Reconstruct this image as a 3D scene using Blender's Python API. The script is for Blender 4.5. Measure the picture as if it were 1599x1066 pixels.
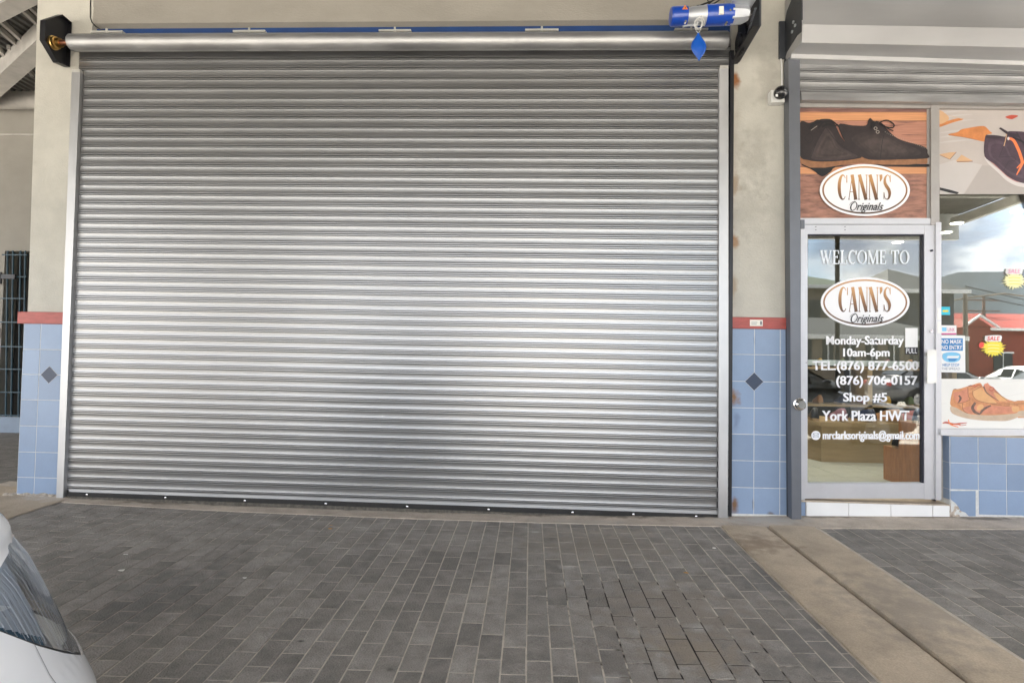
import bpy, bmesh, math, random
from mathutils import Vector, Matrix, noise as mnoise
random.seed(7)
for o in list(bpy.data.objects): bpy.data.objects.remove(o)
S = bpy.context.scene
# ------------------------------------------------------------------ camera
F = 891.1
AR = Vector((0.99900, 0.0401, 0.0175)); AF = Vector((-0.04081, 0.99867, 0.03152))
def axes(yaw, pitch, roll):
    y, p, r = map(math.radians, (yaw, pitch, roll))
    f = Vector((-math.sin(y)*math.cos(p), math.cos(y)*math.cos(p), math.sin(p)))
    rt = Vector((math.cos(y), math.sin(y), 0)); u = rt.cross(f)
    return rt*math.cos(r)+u*math.sin(r), u*math.cos(r)-rt*math.sin(r), f
AR, AU, AF = axes(2.34, 1.806, 1.005)
CAM = Vector((0, -4.363, 1.13))
cd = bpy.data.cameras.new('camera'); cam = bpy.data.objects.new('camera', cd); S.collection.objects.link(cam)
cd.sensor_width = 36; cd.lens = F/1599*36; cd.clip_start = 0.05; cd.clip_end = 3000
cam.matrix_world = Matrix(((AR.x, AU.x, -AF.x, CAM.x), (AR.y, AU.y, -AF.y, CAM.y), (AR.z, AU.z, -AF.z, CAM.z), (0, 0, 0, 1)))
S.camera = cam
# ------------------------------------------------------------------ sky, sun, exposure
W = bpy.data.worlds.new('World'); S.world = W; W.use_nodes = True
SUN_EL, SUN_AZ = 55, 197     # azimuth measured clockwise from +y
nt = W.node_tree; nt.nodes.clear(); N = nt.nodes.new; L = nt.links.new
sky = N('ShaderNodeTexSky'); sky.sky_type = 'NISHITA'; sky.sun_disc = False
sky.sun_elevation = math.radians(SUN_EL); sky.sun_rotation = math.radians(SUN_AZ)
tc = N('ShaderNodeTexCoord'); mp = N('ShaderNodeMapping'); mp.inputs['Scale'].default_value = (1, 1, 2.6); mp.inputs['Location'].default_value = (3.1, 1.7, .6)
ns = N('ShaderNodeTexNoise'); ns.inputs['Scale'].default_value = 2.3; ns.inputs['Detail'].default_value = 9; ns.inputs['Roughness'].default_value = .58
ns2 = N('ShaderNodeTexNoise'); ns2.inputs['Scale'].default_value = 7; ns2.inputs['Detail'].default_value = 9
rp = N('ShaderNodeValToRGB'); rp.color_ramp.elements[0].position = .36; rp.color_ramp.elements[1].position = .50
rp2 = N('ShaderNodeValToRGB'); rp2.color_ramp.elements[0].color = (2.9, 3.15, 3.7, 1); rp2.color_ramp.elements[0].position = .40
rp2.color_ramp.elements[1].color = (9.2, 9.1, 8.9, 1); rp2.color_ramp.elements[1].position = .66
mx = N('ShaderNodeMixRGB'); bg = N('ShaderNodeBackground'); bg.inputs[1].default_value = .10; ow = N('ShaderNodeOutputWorld')
L(tc.outputs['Generated'], mp.inputs[0]); L(mp.outputs[0], ns.inputs[0]); L(mp.outputs[0], ns2.inputs[0]); L(ns.outputs[0], rp.inputs[0]); L(ns2.outputs[0], rp2.inputs[0])
L(rp.outputs[0], mx.inputs[0]); L(sky.outputs[0], mx.inputs[1]); L(rp2.outputs[0], mx.inputs[2]); L(mx.outputs[0], bg.inputs[0]); L(bg.outputs[0], ow.inputs[0])
sd = bpy.data.lights.new('sun', 'SUN'); sd.energy = 5.0; sd.angle = math.radians(3); sd.color = (1, .93, .82)
sun = bpy.data.objects.new('sun', sd); S.collection.objects.link(sun)
a, e = math.radians(SUN_AZ), math.radians(SUN_EL)
sun.rotation_euler = (-Vector((math.sin(a)*math.cos(e), math.cos(a)*math.cos(e), math.sin(e)))).to_track_quat('-Z', 'Y').to_euler()
S.view_settings.view_transform = 'Standard'; S.view_settings.look = 'None'; S.view_settings.gamma = 1; S.view_settings.use_curve_mapping = False
S.view_settings.exposure = 3.24
S.cycles.max_bounces = 10; S.cycles.diffuse_bounces = 6; S.cycles.glossy_bounces = 5; S.cycles.transparent_max_bounces = 12
S.cycles.sample_clamp_indirect = 6
# ------------------------------------------------------------------ survey helpers: measured points of the photo onto real planes
def ray(px, py): return AF+AR*((px-799.5)/F)-AU*((py-533)/F)
def PY(px, py, y=0.0):
    d = ray(px, py); return CAM+d*((y-CAM.y)/d.y)
def PZ(px, py, z):
    d = ray(px, py); return CAM+d*((z-CAM.z)/d.z)
def PX(px, py, x):
    d = ray(px, py); return CAM+d*((x-CAM.x)/d.x)
GX = [(-30, 0), (-6, 0), (-4.2, 0), (-3.67, -.004), (-2.4, -.028), (-.95, -.037), (.3, -.031), (1.38, -.014), (1.9, .005), (3.6, .044), (6, .05), (40, .05)]
def gx(x):
    s = 0
    for k in range(-2, 3):
        xx = x+k*.15
        for (a, b), (c, d) in zip(GX, GX[1:]):
            if a <= xx <= c: s += b+(d-b)*(xx-a)/(c-a); break
    return s/5
def GZ(x, y):
    fade = 1 if y > -4 else max(0, 1-(-4-y)/2)
    return (.0236*max(y, -7) if y < 0 else .004*y)+gx(x)*fade
def PG(px, py):
    z = 0
    for _ in range(25):
        p = PZ(px, py, z); z = .5*z+.5*GZ(p.x, p.y)
    return p
def proj(p):
    d = Vector(p)-CAM; w = d.dot(AF)
    return (799.5+F*d.dot(AR)/w, 533-F*d.dot(AU)/w, w)
# ------------------------------------------------------------------ materials
def nodes(name):
    m = bpy.data.materials.new(name); m.use_nodes = True; t = m.node_tree; return m, t, t.nodes['Principled BSDF']
def M(name, col, rough=.6, metal=0, var=.15, scale=6, stretch=(1, 1, 1), bump=0, bscale=60, rnd=0, rvar=0, coat=0, spec=None, marks=None, fine=.0):
    """base colour with soft mottling, optional fine grain bump, per-piece variation and stains or painted shade at fixed world places"""
    m, t, b = nodes(name); N = t.nodes.new; L = t.links.new
    tc = N('ShaderNodeTexCoord'); oi = N('ShaderNodeObjectInfo')
    ad = N('ShaderNodeVectorMath'); ad.operation = 'MULTIPLY_ADD'
    cx = N('ShaderNodeCombineXYZ'); L(oi.outputs['Random'], cx.inputs[0]); L(oi.outputs['Random'], cx.inputs[1])
    L(cx.outputs[0], ad.inputs[0]); ad.inputs[1].default_value = (37, 91, 0) if rnd else (0, 0, 0); L(tc.outputs['Object'], ad.inputs[2])
    mp = N('ShaderNodeMapping'); mp.inputs['Scale'].default_value = stretch; L(ad.outputs[0], mp.inputs[0])
    n1 = N('ShaderNodeTexNoise'); n1.inputs['Scale'].default_value = scale; n1.inputs['Detail'].default_value = 7; n1.inputs['Roughness'].default_value = .62
    L(mp.outputs[0], n1.inputs[0])
    mr = N('ShaderNodeMapRange'); mr.inputs[1].default_value = .28; mr.inputs[2].default_value = .72; mr.inputs[3].default_value = 1-var; mr.inputs[4].default_value = 1+var
    L(n1.outputs[0], mr.inputs[0])
    last = mr.outputs[0]
    if fine:
        nf = N('ShaderNodeTexNoise'); nf.inputs['Scale'].default_value = bscale*2; nf.inputs['Detail'].default_value = 3; L(mp.outputs[0], nf.inputs[0])
        mf = N('ShaderNodeMapRange'); mf.inputs[1].default_value = .3; mf.inputs[2].default_value = .7; mf.inputs[3].default_value = 1-fine; mf.inputs[4].default_value = 1+fine
        L(nf.outputs[0], mf.inputs[0]); mm = N('ShaderNodeMath'); mm.operation = 'MULTIPLY'; L(last, mm.inputs[0]); L(mf.outputs[0], mm.inputs[1]); last = mm.outputs[0]
    if rnd:
        r2 = N('ShaderNodeMapRange'); r2.inputs[3].default_value = 1-rnd; r2.inputs[4].default_value = 1+rnd; L(oi.outputs['Random'], r2.inputs[0])
        mm = N('ShaderNodeMath'); mm.operation = 'MULTIPLY'; L(last, mm.inputs[0]); L(r2.outputs[0], mm.inputs[1]); last = mm.outputs[0]
    vm = N('ShaderNodeVectorMath'); vm.operation = 'SCALE'; vm.inputs[0].default_value = col[:3]; L(last, vm.inputs['Scale'])
    out = vm.outputs[0]
    if marks:
        g = N('ShaderNodeNewGeometry'); nn = N('ShaderNodeTexNoise'); nn.inputs['Scale'].default_value = 14; nn.inputs['Detail'].default_value = 6; L(g.outputs['Position'], nn.inputs[0])
        for (c, size, colr, strength) in marks:   # size = 3 radii
            sb = N('ShaderNodeVectorMath'); sb.operation = 'SUBTRACT'; L(g.outputs['Position'], sb.inputs[0]); sb.inputs[1].default_value = c
            dv = N('ShaderNodeVectorMath'); dv.operation = 'DIVIDE'; L(sb.outputs[0], dv.inputs[0]); dv.inputs[1].default_value = size
            ln = N('ShaderNodeVectorMath'); ln.operation = 'LENGTH'; L(dv.outputs[0], ln.inputs[0])
            a1 = N('ShaderNodeMath'); a1.operation = 'MULTIPLY_ADD'; L(nn.outputs[0], a1.inputs[0]); a1.inputs[1].default_value = 2.4; a1.inputs[2].default_value = -1.2
            a2 = N('ShaderNodeMath'); a2.operation = 'ADD'; L(ln.outputs['Value'], a2.inputs[0]); L(a1.outputs[0], a2.inputs[1])
            ma = N('ShaderNodeMapRange'); ma.inputs[1].default_value = 1.0; ma.inputs[2].default_value = .25; ma.inputs[3].default_value = 0; ma.inputs[4].default_value = strength; L(a2.outputs[0], ma.inputs[0])
            mi = N('ShaderNodeMixRGB'); mi.inputs[2].default_value = (*colr, 1); L(ma.outputs[0], mi.inputs[0]); L(out, mi.inputs[1]); out = mi.outputs[0]
    L(out, b.inputs['Base Color'])
    b.inputs['Metallic'].default_value = metal; b.inputs['Roughness'].default_value = rough
    if spec is not None: b.inputs['Specular IOR Level'].default_value = spec
    if coat: b.inputs['Coat Weight'].default_value = coat; b.inputs['Coat Roughness'].default_value = .05
    if rvar:
        rr = N('ShaderNodeMapRange'); rr.inputs[1].default_value = .3; rr.inputs[2].default_value = .7; rr.inputs[3].default_value = max(.02, rough-rvar); rr.inputs[4].default_value = rough+rvar
        L(n1.outputs[0], rr.inputs[0]); L(rr.outputs[0], b.inputs['Roughness'])
    if bump:
        n2 = N('ShaderNodeTexNoise'); n2.inputs['Scale'].default_value = bscale; n2.inputs['Detail'].default_value = 4; L(mp.outputs[0], n2.inputs[0])
        bp = N('ShaderNodeBump'); bp.inputs['Strength'].default_value = bump; bp.inputs['Distance'].default_value = .01; L(n2.outputs[0], bp.inputs['Height']); L(bp.outputs[0], b.inputs['Normal'])
    return m
def glass_mat(name, tint=(.93, .96, .94), boost=1.3, rough=0.0):
    m, t, b = nodes(name); N = t.nodes.new; L = t.links.new; t.nodes.remove(b)
    tr = N('ShaderNodeBsdfTransparent'); tr.inputs[0].default_value = (*tint, 1); gl = N('ShaderNodeBsdfGlossy'); gl.inputs['Roughness'].default_value = rough; gl.inputs[0].default_value = (1, 1, 1, 1)
    fr = N('ShaderNodeFresnel'); fr.inputs[0].default_value = 1.52; mu = N('ShaderNodeMath'); mu.operation = 'MULTIPLY'; mu.use_clamp = True; mu.inputs[1].default_value = boost
    mi = N('ShaderNodeMixShader'); L(fr.outputs[0], mu.inputs[0]); L(mu.outputs[0], mi.inputs[0]); L(tr.outputs[0], mi.inputs[1]); L(gl.outputs[0], mi.inputs[2])
    L(mi.outputs[0], t.nodes['Material Output'].inputs[0]); return m
def emit(name, col, s):
    m, t, b = nodes(name); b.inputs['Base Color'].default_value = (*col, 1); b.inputs['Emission Color'].default_value = (*col, 1); b.inputs['Emission Strength'].default_value = s; return m
def galv(name, base=.62, rough=.27, stretch=(.25, 40, 40), bump=.12, var=.14, metal=1.0, rv=.07):
    m, t, b = nodes(name); N = t.nodes.new; L = t.links.new
    tc = N('ShaderNodeTexCoord'); oi = N('ShaderNodeObjectInfo'); cx = N('ShaderNodeCombineXYZ'); L(oi.outputs['Random'], cx.inputs[0]); L(oi.outputs['Random'], cx.inputs[2])
    ad = N('ShaderNodeVectorMath'); ad.operation = 'MULTIPLY_ADD'; L(cx.outputs[0], ad.inputs[0]); ad.inputs[1].default_value = (50, 1, 9); L(tc.outputs['Object'], ad.inputs[2])
    mp = N('ShaderNodeMapping'); mp.inputs['Scale'].default_value = stretch; L(ad.outputs[0], mp.inputs[0])
    n1 = N('ShaderNodeTexNoise'); n1.inputs['Scale'].default_value = 3; n1.inputs['Detail'].default_value = 4; n1.inputs['Roughness'].default_value = .6; L(mp.outputs[0], n1.inputs[0])
    n3 = N('ShaderNodeTexNoise'); n3.inputs['Scale'].default_value = 1.7; n3.inputs['Detail'].default_value = 5; L(ad.outputs[0], n3.inputs[0])
    sm = N('ShaderNodeMath'); sm.operation = 'ADD'; L(n1.outputs[0], sm.inputs[0]); L(n3.outputs[0], sm.inputs[1])
    mr = N('ShaderNodeMapRange'); mr.inputs[1].default_value = .7; mr.inputs[2].default_value = 1.3; mr.inputs[3].default_value = base*(1-var); mr.inputs[4].default_value = base*(1+var); L(sm.outputs[0], mr.inputs[0])
    cc = N('ShaderNodeCombineXYZ')
    for i, k in enumerate((1, 1, 1.005)):
        q = N('ShaderNodeMath'); q.operation = 'MULTIPLY'; q.inputs[1].default_value = k; L(mr.outputs[0], q.inputs[0]); L(q.outputs[0], cc.inputs[i])
    L(cc.outputs[0], b.inputs['Base Color']); b.inputs['Metallic'].default_value = metal
    rr = N('ShaderNodeMapRange'); rr.inputs[1].default_value = .7; rr.inputs[2].default_value = 1.3; rr.inputs[3].default_value = rough-rv; rr.inputs[4].default_value = rough+rv; L(sm.outputs[0], rr.inputs[0]); L(rr.outputs[0], b.inputs['Roughness'])
    mb = N('ShaderNodeMapping'); mb.inputs['Scale'].default_value = (.5, 2.2, 2.2); L(ad.outputs[0], mb.inputs[0])
    n2 = N('ShaderNodeTexNoise'); n2.inputs['Scale'].default_value = 2.2; n2.inputs['Detail'].default_value = 2; L(mb.outputs[0], n2.inputs[0])
    bp = N('ShaderNodeBump'); bp.inputs['Strength'].default_value = bump; bp.inputs['Distance'].default_value = .02; L(n2.outputs[0], bp.inputs['Height']); L(bp.outputs[0], b.inputs['Normal'])
    return m
RUST = (.26, .10, .03)
def at(px, py, y=0): p = PY(px, py, y); return (p.x, p.y, p.z)
rustmarks = [(at(1149, 122), (.045, .2, .075), RUST, 1.0), (at(1147, 290), (.045, .2, .14), (.33, .2, .1), .7), (at(1147, 373), (.045, .2, .10), (.33, .17, .07), .9), (at(1146, 450), (.03, .2, .12), (.34, .24, .14), .6), (at(1140, 235), (.12, .2, .5), (.36, .31, .24), .35),
             (at(1180, 245), (.16, .3, .3), (.27, .25, .215), .4), (at(1200, 120), (.12, .3, .25), (.3, .28, .245), .5), (at(1165, 330), (.2, .3, .25), (.34, .32, .28), .4)]
MT = dict(
 plaster=M('painted_plaster', (.475, .458, .405), .75, var=.13, scale=3.2, bump=.25, bscale=90, fine=.035, marks=rustmarks),
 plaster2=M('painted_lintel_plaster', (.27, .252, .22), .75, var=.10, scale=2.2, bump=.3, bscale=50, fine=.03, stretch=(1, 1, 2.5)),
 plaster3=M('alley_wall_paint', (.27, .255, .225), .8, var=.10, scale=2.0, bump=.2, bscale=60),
 plinth=M('old_mortar', (.42, .37, .31), .9, var=.35, scale=18, bump=.8, bscale=80),
 tile=M('blue_glazed_tile', (.235, .315, .45), .30, var=.045, scale=5, rnd=.10, rvar=.02, fine=.02, marks=[
    (at(1147, 619), (.045, .2, .07), (.24, .13, .06), 1.0), (at(1146, 788), (.035, .2, .07), (.2, .11, .06), 1.0), (at(1176, 787), (.012, .2, .06), (.16, .17, .2), .8), (at(1203, 802), (.03, .2, .02), (.13, .11, .1), .8), (at(1150, 660), (.03, .2, .09), (.13, .17, .27), .5), (at(1178, 530), (.01, .2, .06), (.12, .16, .25), .6)]),
 tile_side=M('blue_side_tile', (.235, .315, .45), .30, var=.08),  # same base blue as the face tiles
 grout=M('white_grout', (.62, .62, .60), .9, var=.15, scale=30),
 navy=M('navy_tile', (.03, .045, .085), .4, var=.1),
 red=M('red_trim_tile', (.36, .065, .05), .38, var=.22, scale=14, stretch=(1, 1, 3), fine=.06),
 white_tile=M('white_step_tile', (.80, .80, .79), .22, var=.03, scale=3),
 beige=M('worn_step_top', (.42, .35, .27), .7, var=.2, scale=9),
 mortar=M('broken_mortar', (.45, .38, .31), .95, var=.4, scale=24, bump=1, bscale=70),
 slat_recess=M('shaded_grimy_recess', (.12, .122, .125), .6, metal=.5, var=.3, scale=5, stretch=(.3, 4, 4)), slat=galv('galvanised_slat', .335, .36, (.12, .8, .8), .010, .05, .88, .02), drum=galv('galvanised_drum', .36, .46, (.6, 3, 3), .10, .35, .8),  # slat_recess: groove shade, with grime, painted in as a darker colour
 rail=galv('galvanised_guide', .50, .46, (2, 2, .6), .05, .14, .85), hood=galv('galvanised_hood', .50, .48, (.5, 2, 2), .05, .08, .6),
 oldslat=galv('weathered_slat', .40, .42, (1.2, 6, 6), .04, .18, .75),
 greyrail=M('grey_painted_steel', (.145, .155, .175), .42, metal=.35, var=.10, scale=4),
 greydark=M('dark_grey_painted_steel', (.055, .06, .07), .5, metal=.3, var=.12),
 black=M('black_painted_steel', (.014, .014, .017), .38, var=.3, scale=10, metal=.2),
 rubber=M('black_rubber', (.02, .019, .018), .75, var=.3, scale=12), dustyrubber=M('dusty_rubber_lip', (.10, .09, .075), .9, var=.5, scale=40),
 brass=M('brass', (.75, .48, .16), .28, metal=1, var=.1), copper=M('copper_shaft', (.30, .14, .09), .4, metal=1),
 blue=M('blue_enamel', (.007, .055, .36), .28, var=.06, coat=.3), bluebeam=M('blue_painted_beam', (.004, .035, .14), .6, var=.2),
 bluep=M('blue_plastic', (.004, .08, .42), .38, var=.03),
 cast=M('cast_aluminium', (.45, .47, .50), .45, metal=.55, var=.12), steelw=M('pale_zinc', (.62, .61, .57), .4, metal=.6, var=.15),
 chrome=M('chrome', (.8, .8, .8), .12, metal=1, var=.02), whitep=M('white_plastic', (.72, .72, .70), .4, var=.05), blackp=M('black_plastic', (.012, .012, .014), .12, var=.1, coat=.5),
 cable=M('black_cable', (.015, .015, .015), .5), cord=M('pale_cord', (.6, .6, .58), .7), paper=M('paper_label', (.75, .73, .66), .7, var=.05), orange=M('warning_orange', (.75, .22, .06), .6),
 alu=M('aluminium_frame', (.54, .54, .56), .36, metal=.35, var=.06, scale=5, fine=.02), aludark=M('gap_gasket', (.02, .02, .035), .6), beigeframe=M('dull_aluminium', (.37, .35, .33), .45, metal=.3, var=.1),
 paver=M('grey_paver', (.238, .217, .193), .82, var=.34, scale=7, bump=.8, bscale=120, rnd=.2, fine=.22, marks=[
    (PG(925, 850), (.6, .42, 1), (.25, .215, .175), .6), (PG(1060, 960), (.5, .5, 1), (.24, .20, .16), .6), (PG(1080, 1015), (.22, .22, 1), (.27, .225, .175), .85), (PG(960, 1045), (.3, .2, 1), (.185, .165, .145), .5), (PG(700, 880), (.5, .3, 1), (.14, .125, .11), .35),
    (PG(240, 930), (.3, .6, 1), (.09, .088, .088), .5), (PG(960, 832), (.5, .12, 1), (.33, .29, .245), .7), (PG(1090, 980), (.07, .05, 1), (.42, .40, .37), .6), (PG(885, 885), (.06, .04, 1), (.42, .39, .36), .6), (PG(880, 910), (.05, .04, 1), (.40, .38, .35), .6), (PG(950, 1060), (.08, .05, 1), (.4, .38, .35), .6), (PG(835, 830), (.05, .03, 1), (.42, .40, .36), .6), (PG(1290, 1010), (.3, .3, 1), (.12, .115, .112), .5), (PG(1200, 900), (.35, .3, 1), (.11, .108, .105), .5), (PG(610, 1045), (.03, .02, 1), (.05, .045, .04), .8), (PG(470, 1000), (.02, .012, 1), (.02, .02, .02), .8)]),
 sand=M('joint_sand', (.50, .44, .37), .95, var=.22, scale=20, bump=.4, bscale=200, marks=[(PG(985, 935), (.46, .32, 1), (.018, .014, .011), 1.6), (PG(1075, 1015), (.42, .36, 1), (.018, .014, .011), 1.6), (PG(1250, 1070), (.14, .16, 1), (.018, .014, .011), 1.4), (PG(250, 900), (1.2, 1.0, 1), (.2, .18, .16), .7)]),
 concrete=M('brown_stained_concrete', (.45, .365, .27), .88, var=.24, scale=3.5, bump=.5, bscale=70, fine=.12, marks=[(PG(1190, 812), (.28, .07, 1), (.5, .47, .42), .8), (PG(75, 778), (.25, .1, 1), (.55, .49, .42), .8), (PG(1420, 950), (.35, .5, 1), (.25, .22, .19), .5), (PG(1180, 850), (.25, .2, 1), (.21, .15, .10), .6)]),
 apron=M('pale_apron_concrete', (.47, .40, .33), .9, var=.25, scale=5, bump=.5, bscale=60, fine=.12, marks=[(PG(1190, 812), (.5, .12, 1), (.5, .47, .42), .8), (PG(60, 778), (.4, .12, 1), (.55, .49, .42), .7), (PG(900, 815), (.5, .1, 1), (.42, .38, .33), .6)]+[((x, -.03+.02*math.sin(x*7), 0), (.30, .045, 1), (.13, .105, .08), .75) for x in (-3.4, -2.9, -2.3, -1.5, -.8, 0, .7, 1.2, 2.2, 2.9, 3.3, 4.0)]),  # dark row along the wall base paints in contact shade with dirt
 asphalt=M('car_park_asphalt', (.33, .315, .29), .9, var=.3, scale=1.5, bump=.3, bscale=30),
 floor=M('shop_floor_tile', (.58, .59, .54), .22, var=.06), shopwall=M('shop_wall', (.075, .075, .065), .8, var=.05), shopceil=M('shop_ceiling', (.30, .33, .26), .8, var=.04), soffit=M('shop_soffit', (.16, .145, .12), .8),
 wood=M('pale_shop_wood', (.42, .29, .16), .5, var=.14, scale=4, stretch=(1, 1, 8)), orangewood=M('orange_crate_wood', (.42, .17, .06), .55, var=.25, scale=4, stretch=(8, 8, 1.5)), darkthing=M('dark_goods', (.03, .028, .03), .6),
 roofsheet=M('roof_sheet', (.13, .127, .122), .6, metal=.2, var=.25, scale=3), beam=M('painted_steel_beam', (.42, .40, .37), .6, var=.2, scale=5),
 gate=M('green_blue_gate_paint', (.014, .05, .075), .5, var=.2), dark=M('dark_interior', (.03, .028, .025), .9),
 carwhite=M('white_car_paint', (.86, .86, .87), .3, var=.015, coat=1), carsilver=M('silver_car_paint', (.42, .43, .44), .3, metal=.6, var=.03, coat=1), cargrey=M('grey_car_paint', (.17, .17, .175), .32, metal=.5, coat=1), carred=M('dark_red_car_paint', (.22, .02, .025), .3, coat=1),
 carglass=M('car_window_glass', (.02, .025, .028), .06, var=.0, spec=.9), tyre=M('tyre_rubber', (.02, .02, .02), .8), rim=M('alloy_rim', (.5, .5, .5), .3, metal=1), trim=M('black_trim', (.012, .012, .012), .45), lamp_in=M('lamp_chrome', (.78, .81, .86), .25, metal=.35, var=.05), redlens=M('red_lens', (.4, .01, .01), .2, coat=1),
 redroof=M('red_roof_sheet', (.26, .03, .02), .6, var=.15, scale=3, stretch=(6, 1, 1)), redwall=M('red_wall_paint', (.20, .035, .022), .8, var=.1), greenroof=M('green_roof_sheet', (.10, .13, .095), .7, var=.12), greyroof=M('grey_tile_roof', (.05, .055, .06), .7, var=.3, scale=5, stretch=(1, 1, 5)), tanwall=M('tan_wall', (.22, .18, .13), .8, var=.1), darkwall=M('dark_blue_wall', (.035, .045, .07), .7, var=.1), paint=M('white_building_paint', (.7, .7, .68), .7),
 hill=M('wooded_hill', (.022, .034, .046), .9, var=.3, scale=.03), pole=M('timber_pole', (.20, .17, .14), .8, var=.2), leaf=M('tree_leaf', (.055, .085, .035), .7, var=.35, scale=3), bark=M('bark', (.12, .09, .07), .9, var=.3),
 winglass=M('window_glass_dark', (.03, .035, .04), .08, spec=.8),
 base_blue=M('faded_blue_base', (.26,.31,.38), .7, var=.1), glass=glass_mat('shop_glass'), lens_glass=glass_mat('headlight_lens', (.84,.88,.92), 2.2, .05), lamp_tip=M('lamp_tip_smoke', (.10,.10,.10), .25, var=.05, coat=.5), lens_rib=M('lens_rib_plastic', (.46,.50,.55), .15, var=.1, coat=.6), lamp_teal=M('lamp_teal_reflector', (.10,.28,.42), .2, metal=.7), lamp_glassdome=M('lamp_dome', (.25,.33,.42), .08, metal=.6, var=.2, scale=12), seam=M('panel_seam', (.25,.25,.26), .5),
)
def flat(name, col, rough=.45, var=.0, scale=6, stretch=(1, 1, 1)):
    if name not in MT: MT[name] = M(name, col, rough, var=var, scale=scale, stretch=stretch)
    return name
# ------------------------------------------------------------------ mesh + object helpers
class MB:
    def __init__(s): s.v = []; s.f = []; s.m = []; s.mats = []
    def mi(s, mat):
        if mat not in s.mats: s.mats.append(mat)
        return s.mats.index(mat)
    def add(s, vs, fs, mat=None):
        n = len(s.v); s.v += [Vector(q) for q in vs]; i = s.mi(mat) if mat else 0
        for f in fs: s.f.append([n+k for k in f]); s.m.append(i)
        return s
    def box(s, x0, x1, y0, y1, z0, z1, mat=None, ch=0):
        if ch:   # box with a chamfer round the face at y0 (front) - for tiles
            c = ch
            vs = [(x0, y1, z0), (x1, y1, z0), (x1, y1, z1), (x0, y1, z1), (x0, y0+c, z0), (x1, y0+c, z0), (x1, y0+c, z1), (x0, y0+c, z1), (x0+c, y0, z0+c), (x1-c, y0, z0+c), (x1-c, y0, z1-c), (x0+c, y0, z1-c)]
            fs = [(0, 3, 2, 1), (0, 1, 5, 4), (1, 2, 6, 5), (2, 3, 7, 6), (3, 0, 4, 7), (4, 5, 9, 8), (5, 6, 10, 9), (6, 7, 11, 10), (7, 4, 8, 11), (8, 9, 10, 11)]
            return s.add(vs, fs, mat)
        vs = [(x, y, z) for x in (x0, x1) for y in (y0, y1) for z in (z0, z1)]
        return s.add(vs, [(0, 1, 3, 2), (4, 6, 7, 5), (0, 4, 5, 1), (2, 3, 7, 6), (0, 2, 6, 4), (1, 5, 7, 3)], mat)
    def hexa(s, q, mat=None):  # 8 corners: bottom 4 then top 4
        return s.add(q, [(0, 3, 2, 1), (4, 5, 6, 7), (0, 1, 5, 4), (1, 2, 6, 5), (2, 3, 7, 6), (3, 0, 4, 7)], mat)
    def prism(s, pts, d, mat=None):  # polygon extruded by vector d
        n = len(pts); P = [Vector(p) for p in pts]; d = Vector(d)
        return s.add(P+[p+d for p in P], [tuple(range(n-1, -1, -1)), tuple(range(n, 2*n))]+[(i, (i+1) % n, n+(i+1) % n, n+i) for i in range(n)], mat)
    def loft(s, rings, mat=None, caps=True):
        n = len(rings[0]); b = len(s.v); s.v += [Vector(p) for r in rings for p in r]; i = s.mi(mat) if mat else 0
        for k in range(len(rings)-1):
            for j in range(n): s.f.append([b+k*n+j, b+k*n+(j+1) % n, b+(k+1)*n+(j+1) % n, b+(k+1)*n+j]); s.m.append(i)
        if caps: s.f.append([b+j for j in range(n-1, -1, -1)]); s.f.append([b+(len(rings)-1)*n+j for j in range(n)]); s.m += [i, i]
        return s
    def grid(s, rows, mat=None):
        n = len(rows[0]); b = len(s.v); s.v += [Vector(p) for r in rows for p in r]; i = s.mi(mat) if mat else 0
        for k in range(len(rows)-1):
            for j in range(n-1): s.f.append([b+k*n+j, b+k*n+j+1, b+(k+1)*n+j+1, b+(k+1)*n+j]); s.m.append(i)
        return s
    def cyl(s, p, q, r, n=24, mat=None, r2=None, prof=None):
        p, q = Vector(p), Vector(q); d = (q-p); u = d.orthogonal().normalized(); w = d.normalized().cross(u)
        prof = prof or [(0, r), (1, r if r2 is None else r2)]
        return s.loft([[p+d*t+(u*math.cos(2*math.pi*k/n)+w*math.sin(2*math.pi*k/n))*max(rr, 1e-5) for k in range(n)] for t, rr in prof], mat)
    def tube(s, pts, r, n=8, mat=None):
        P = [Vector(p) for p in pts]; rings = []; up = Vector((.3, .2, 1)).normalized()
        for i, p in enumerate(P):
            t = (P[min(i+1, len(P)-1)]-P[max(i-1, 0)]).normalized(); u = t.cross(up).normalized(); w = t.cross(u)
            rings.append([p+(u*math.cos(2*math.pi*k/n)+w*math.sin(2*math.pi*k/n))*r for k in range(n)])
        return s.loft(rings, mat)
    def ball(s, c, r, n=16, mat=None):
        c = Vector(c); r = Vector(r if hasattr(r, '__len__') else (r, r, r))
        return s.loft([[c+Vector((r.x*math.sin(t)*math.cos(2*math.pi*k/n), r.y*math.sin(t)*math.sin(2*math.pi*k/n), -r.z*math.cos(t))) for k in range(n)] for t in [math.pi*(.001+.998*i/(n//2)) for i in range(n//2+1)]], mat)
    def mesh(s, name, mats, off=Vector((0, 0, 0)), smooth=None):
        me = bpy.data.meshes.new(name); me.from_pydata([v-off for v in s.v], [], s.f)
        for mm in (mats or s.mats): me.materials.append(MT[mm])
        if mats is None or len(s.mats) > 1: me.polygons.foreach_set('material_index', s.m)
        bm = bmesh.new(); bm.from_mesh(me); bmesh.ops.recalc_face_normals(bm, faces=bm.faces); bm.to_mesh(me); bm.free()
        if smooth:
            me.polygons.foreach_set('use_smooth', [True]*len(me.polygons)); me.set_sharp_from_angle(angle=math.radians(smooth))
        me.update(); return me
C = S.collection
def tag(o, label, cat, group=None, kind=None):
    if label: o['label'] = label
    if cat: o['category'] = cat
    if group: o['group'] = group
    if kind: o['kind'] = kind
    return o
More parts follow.
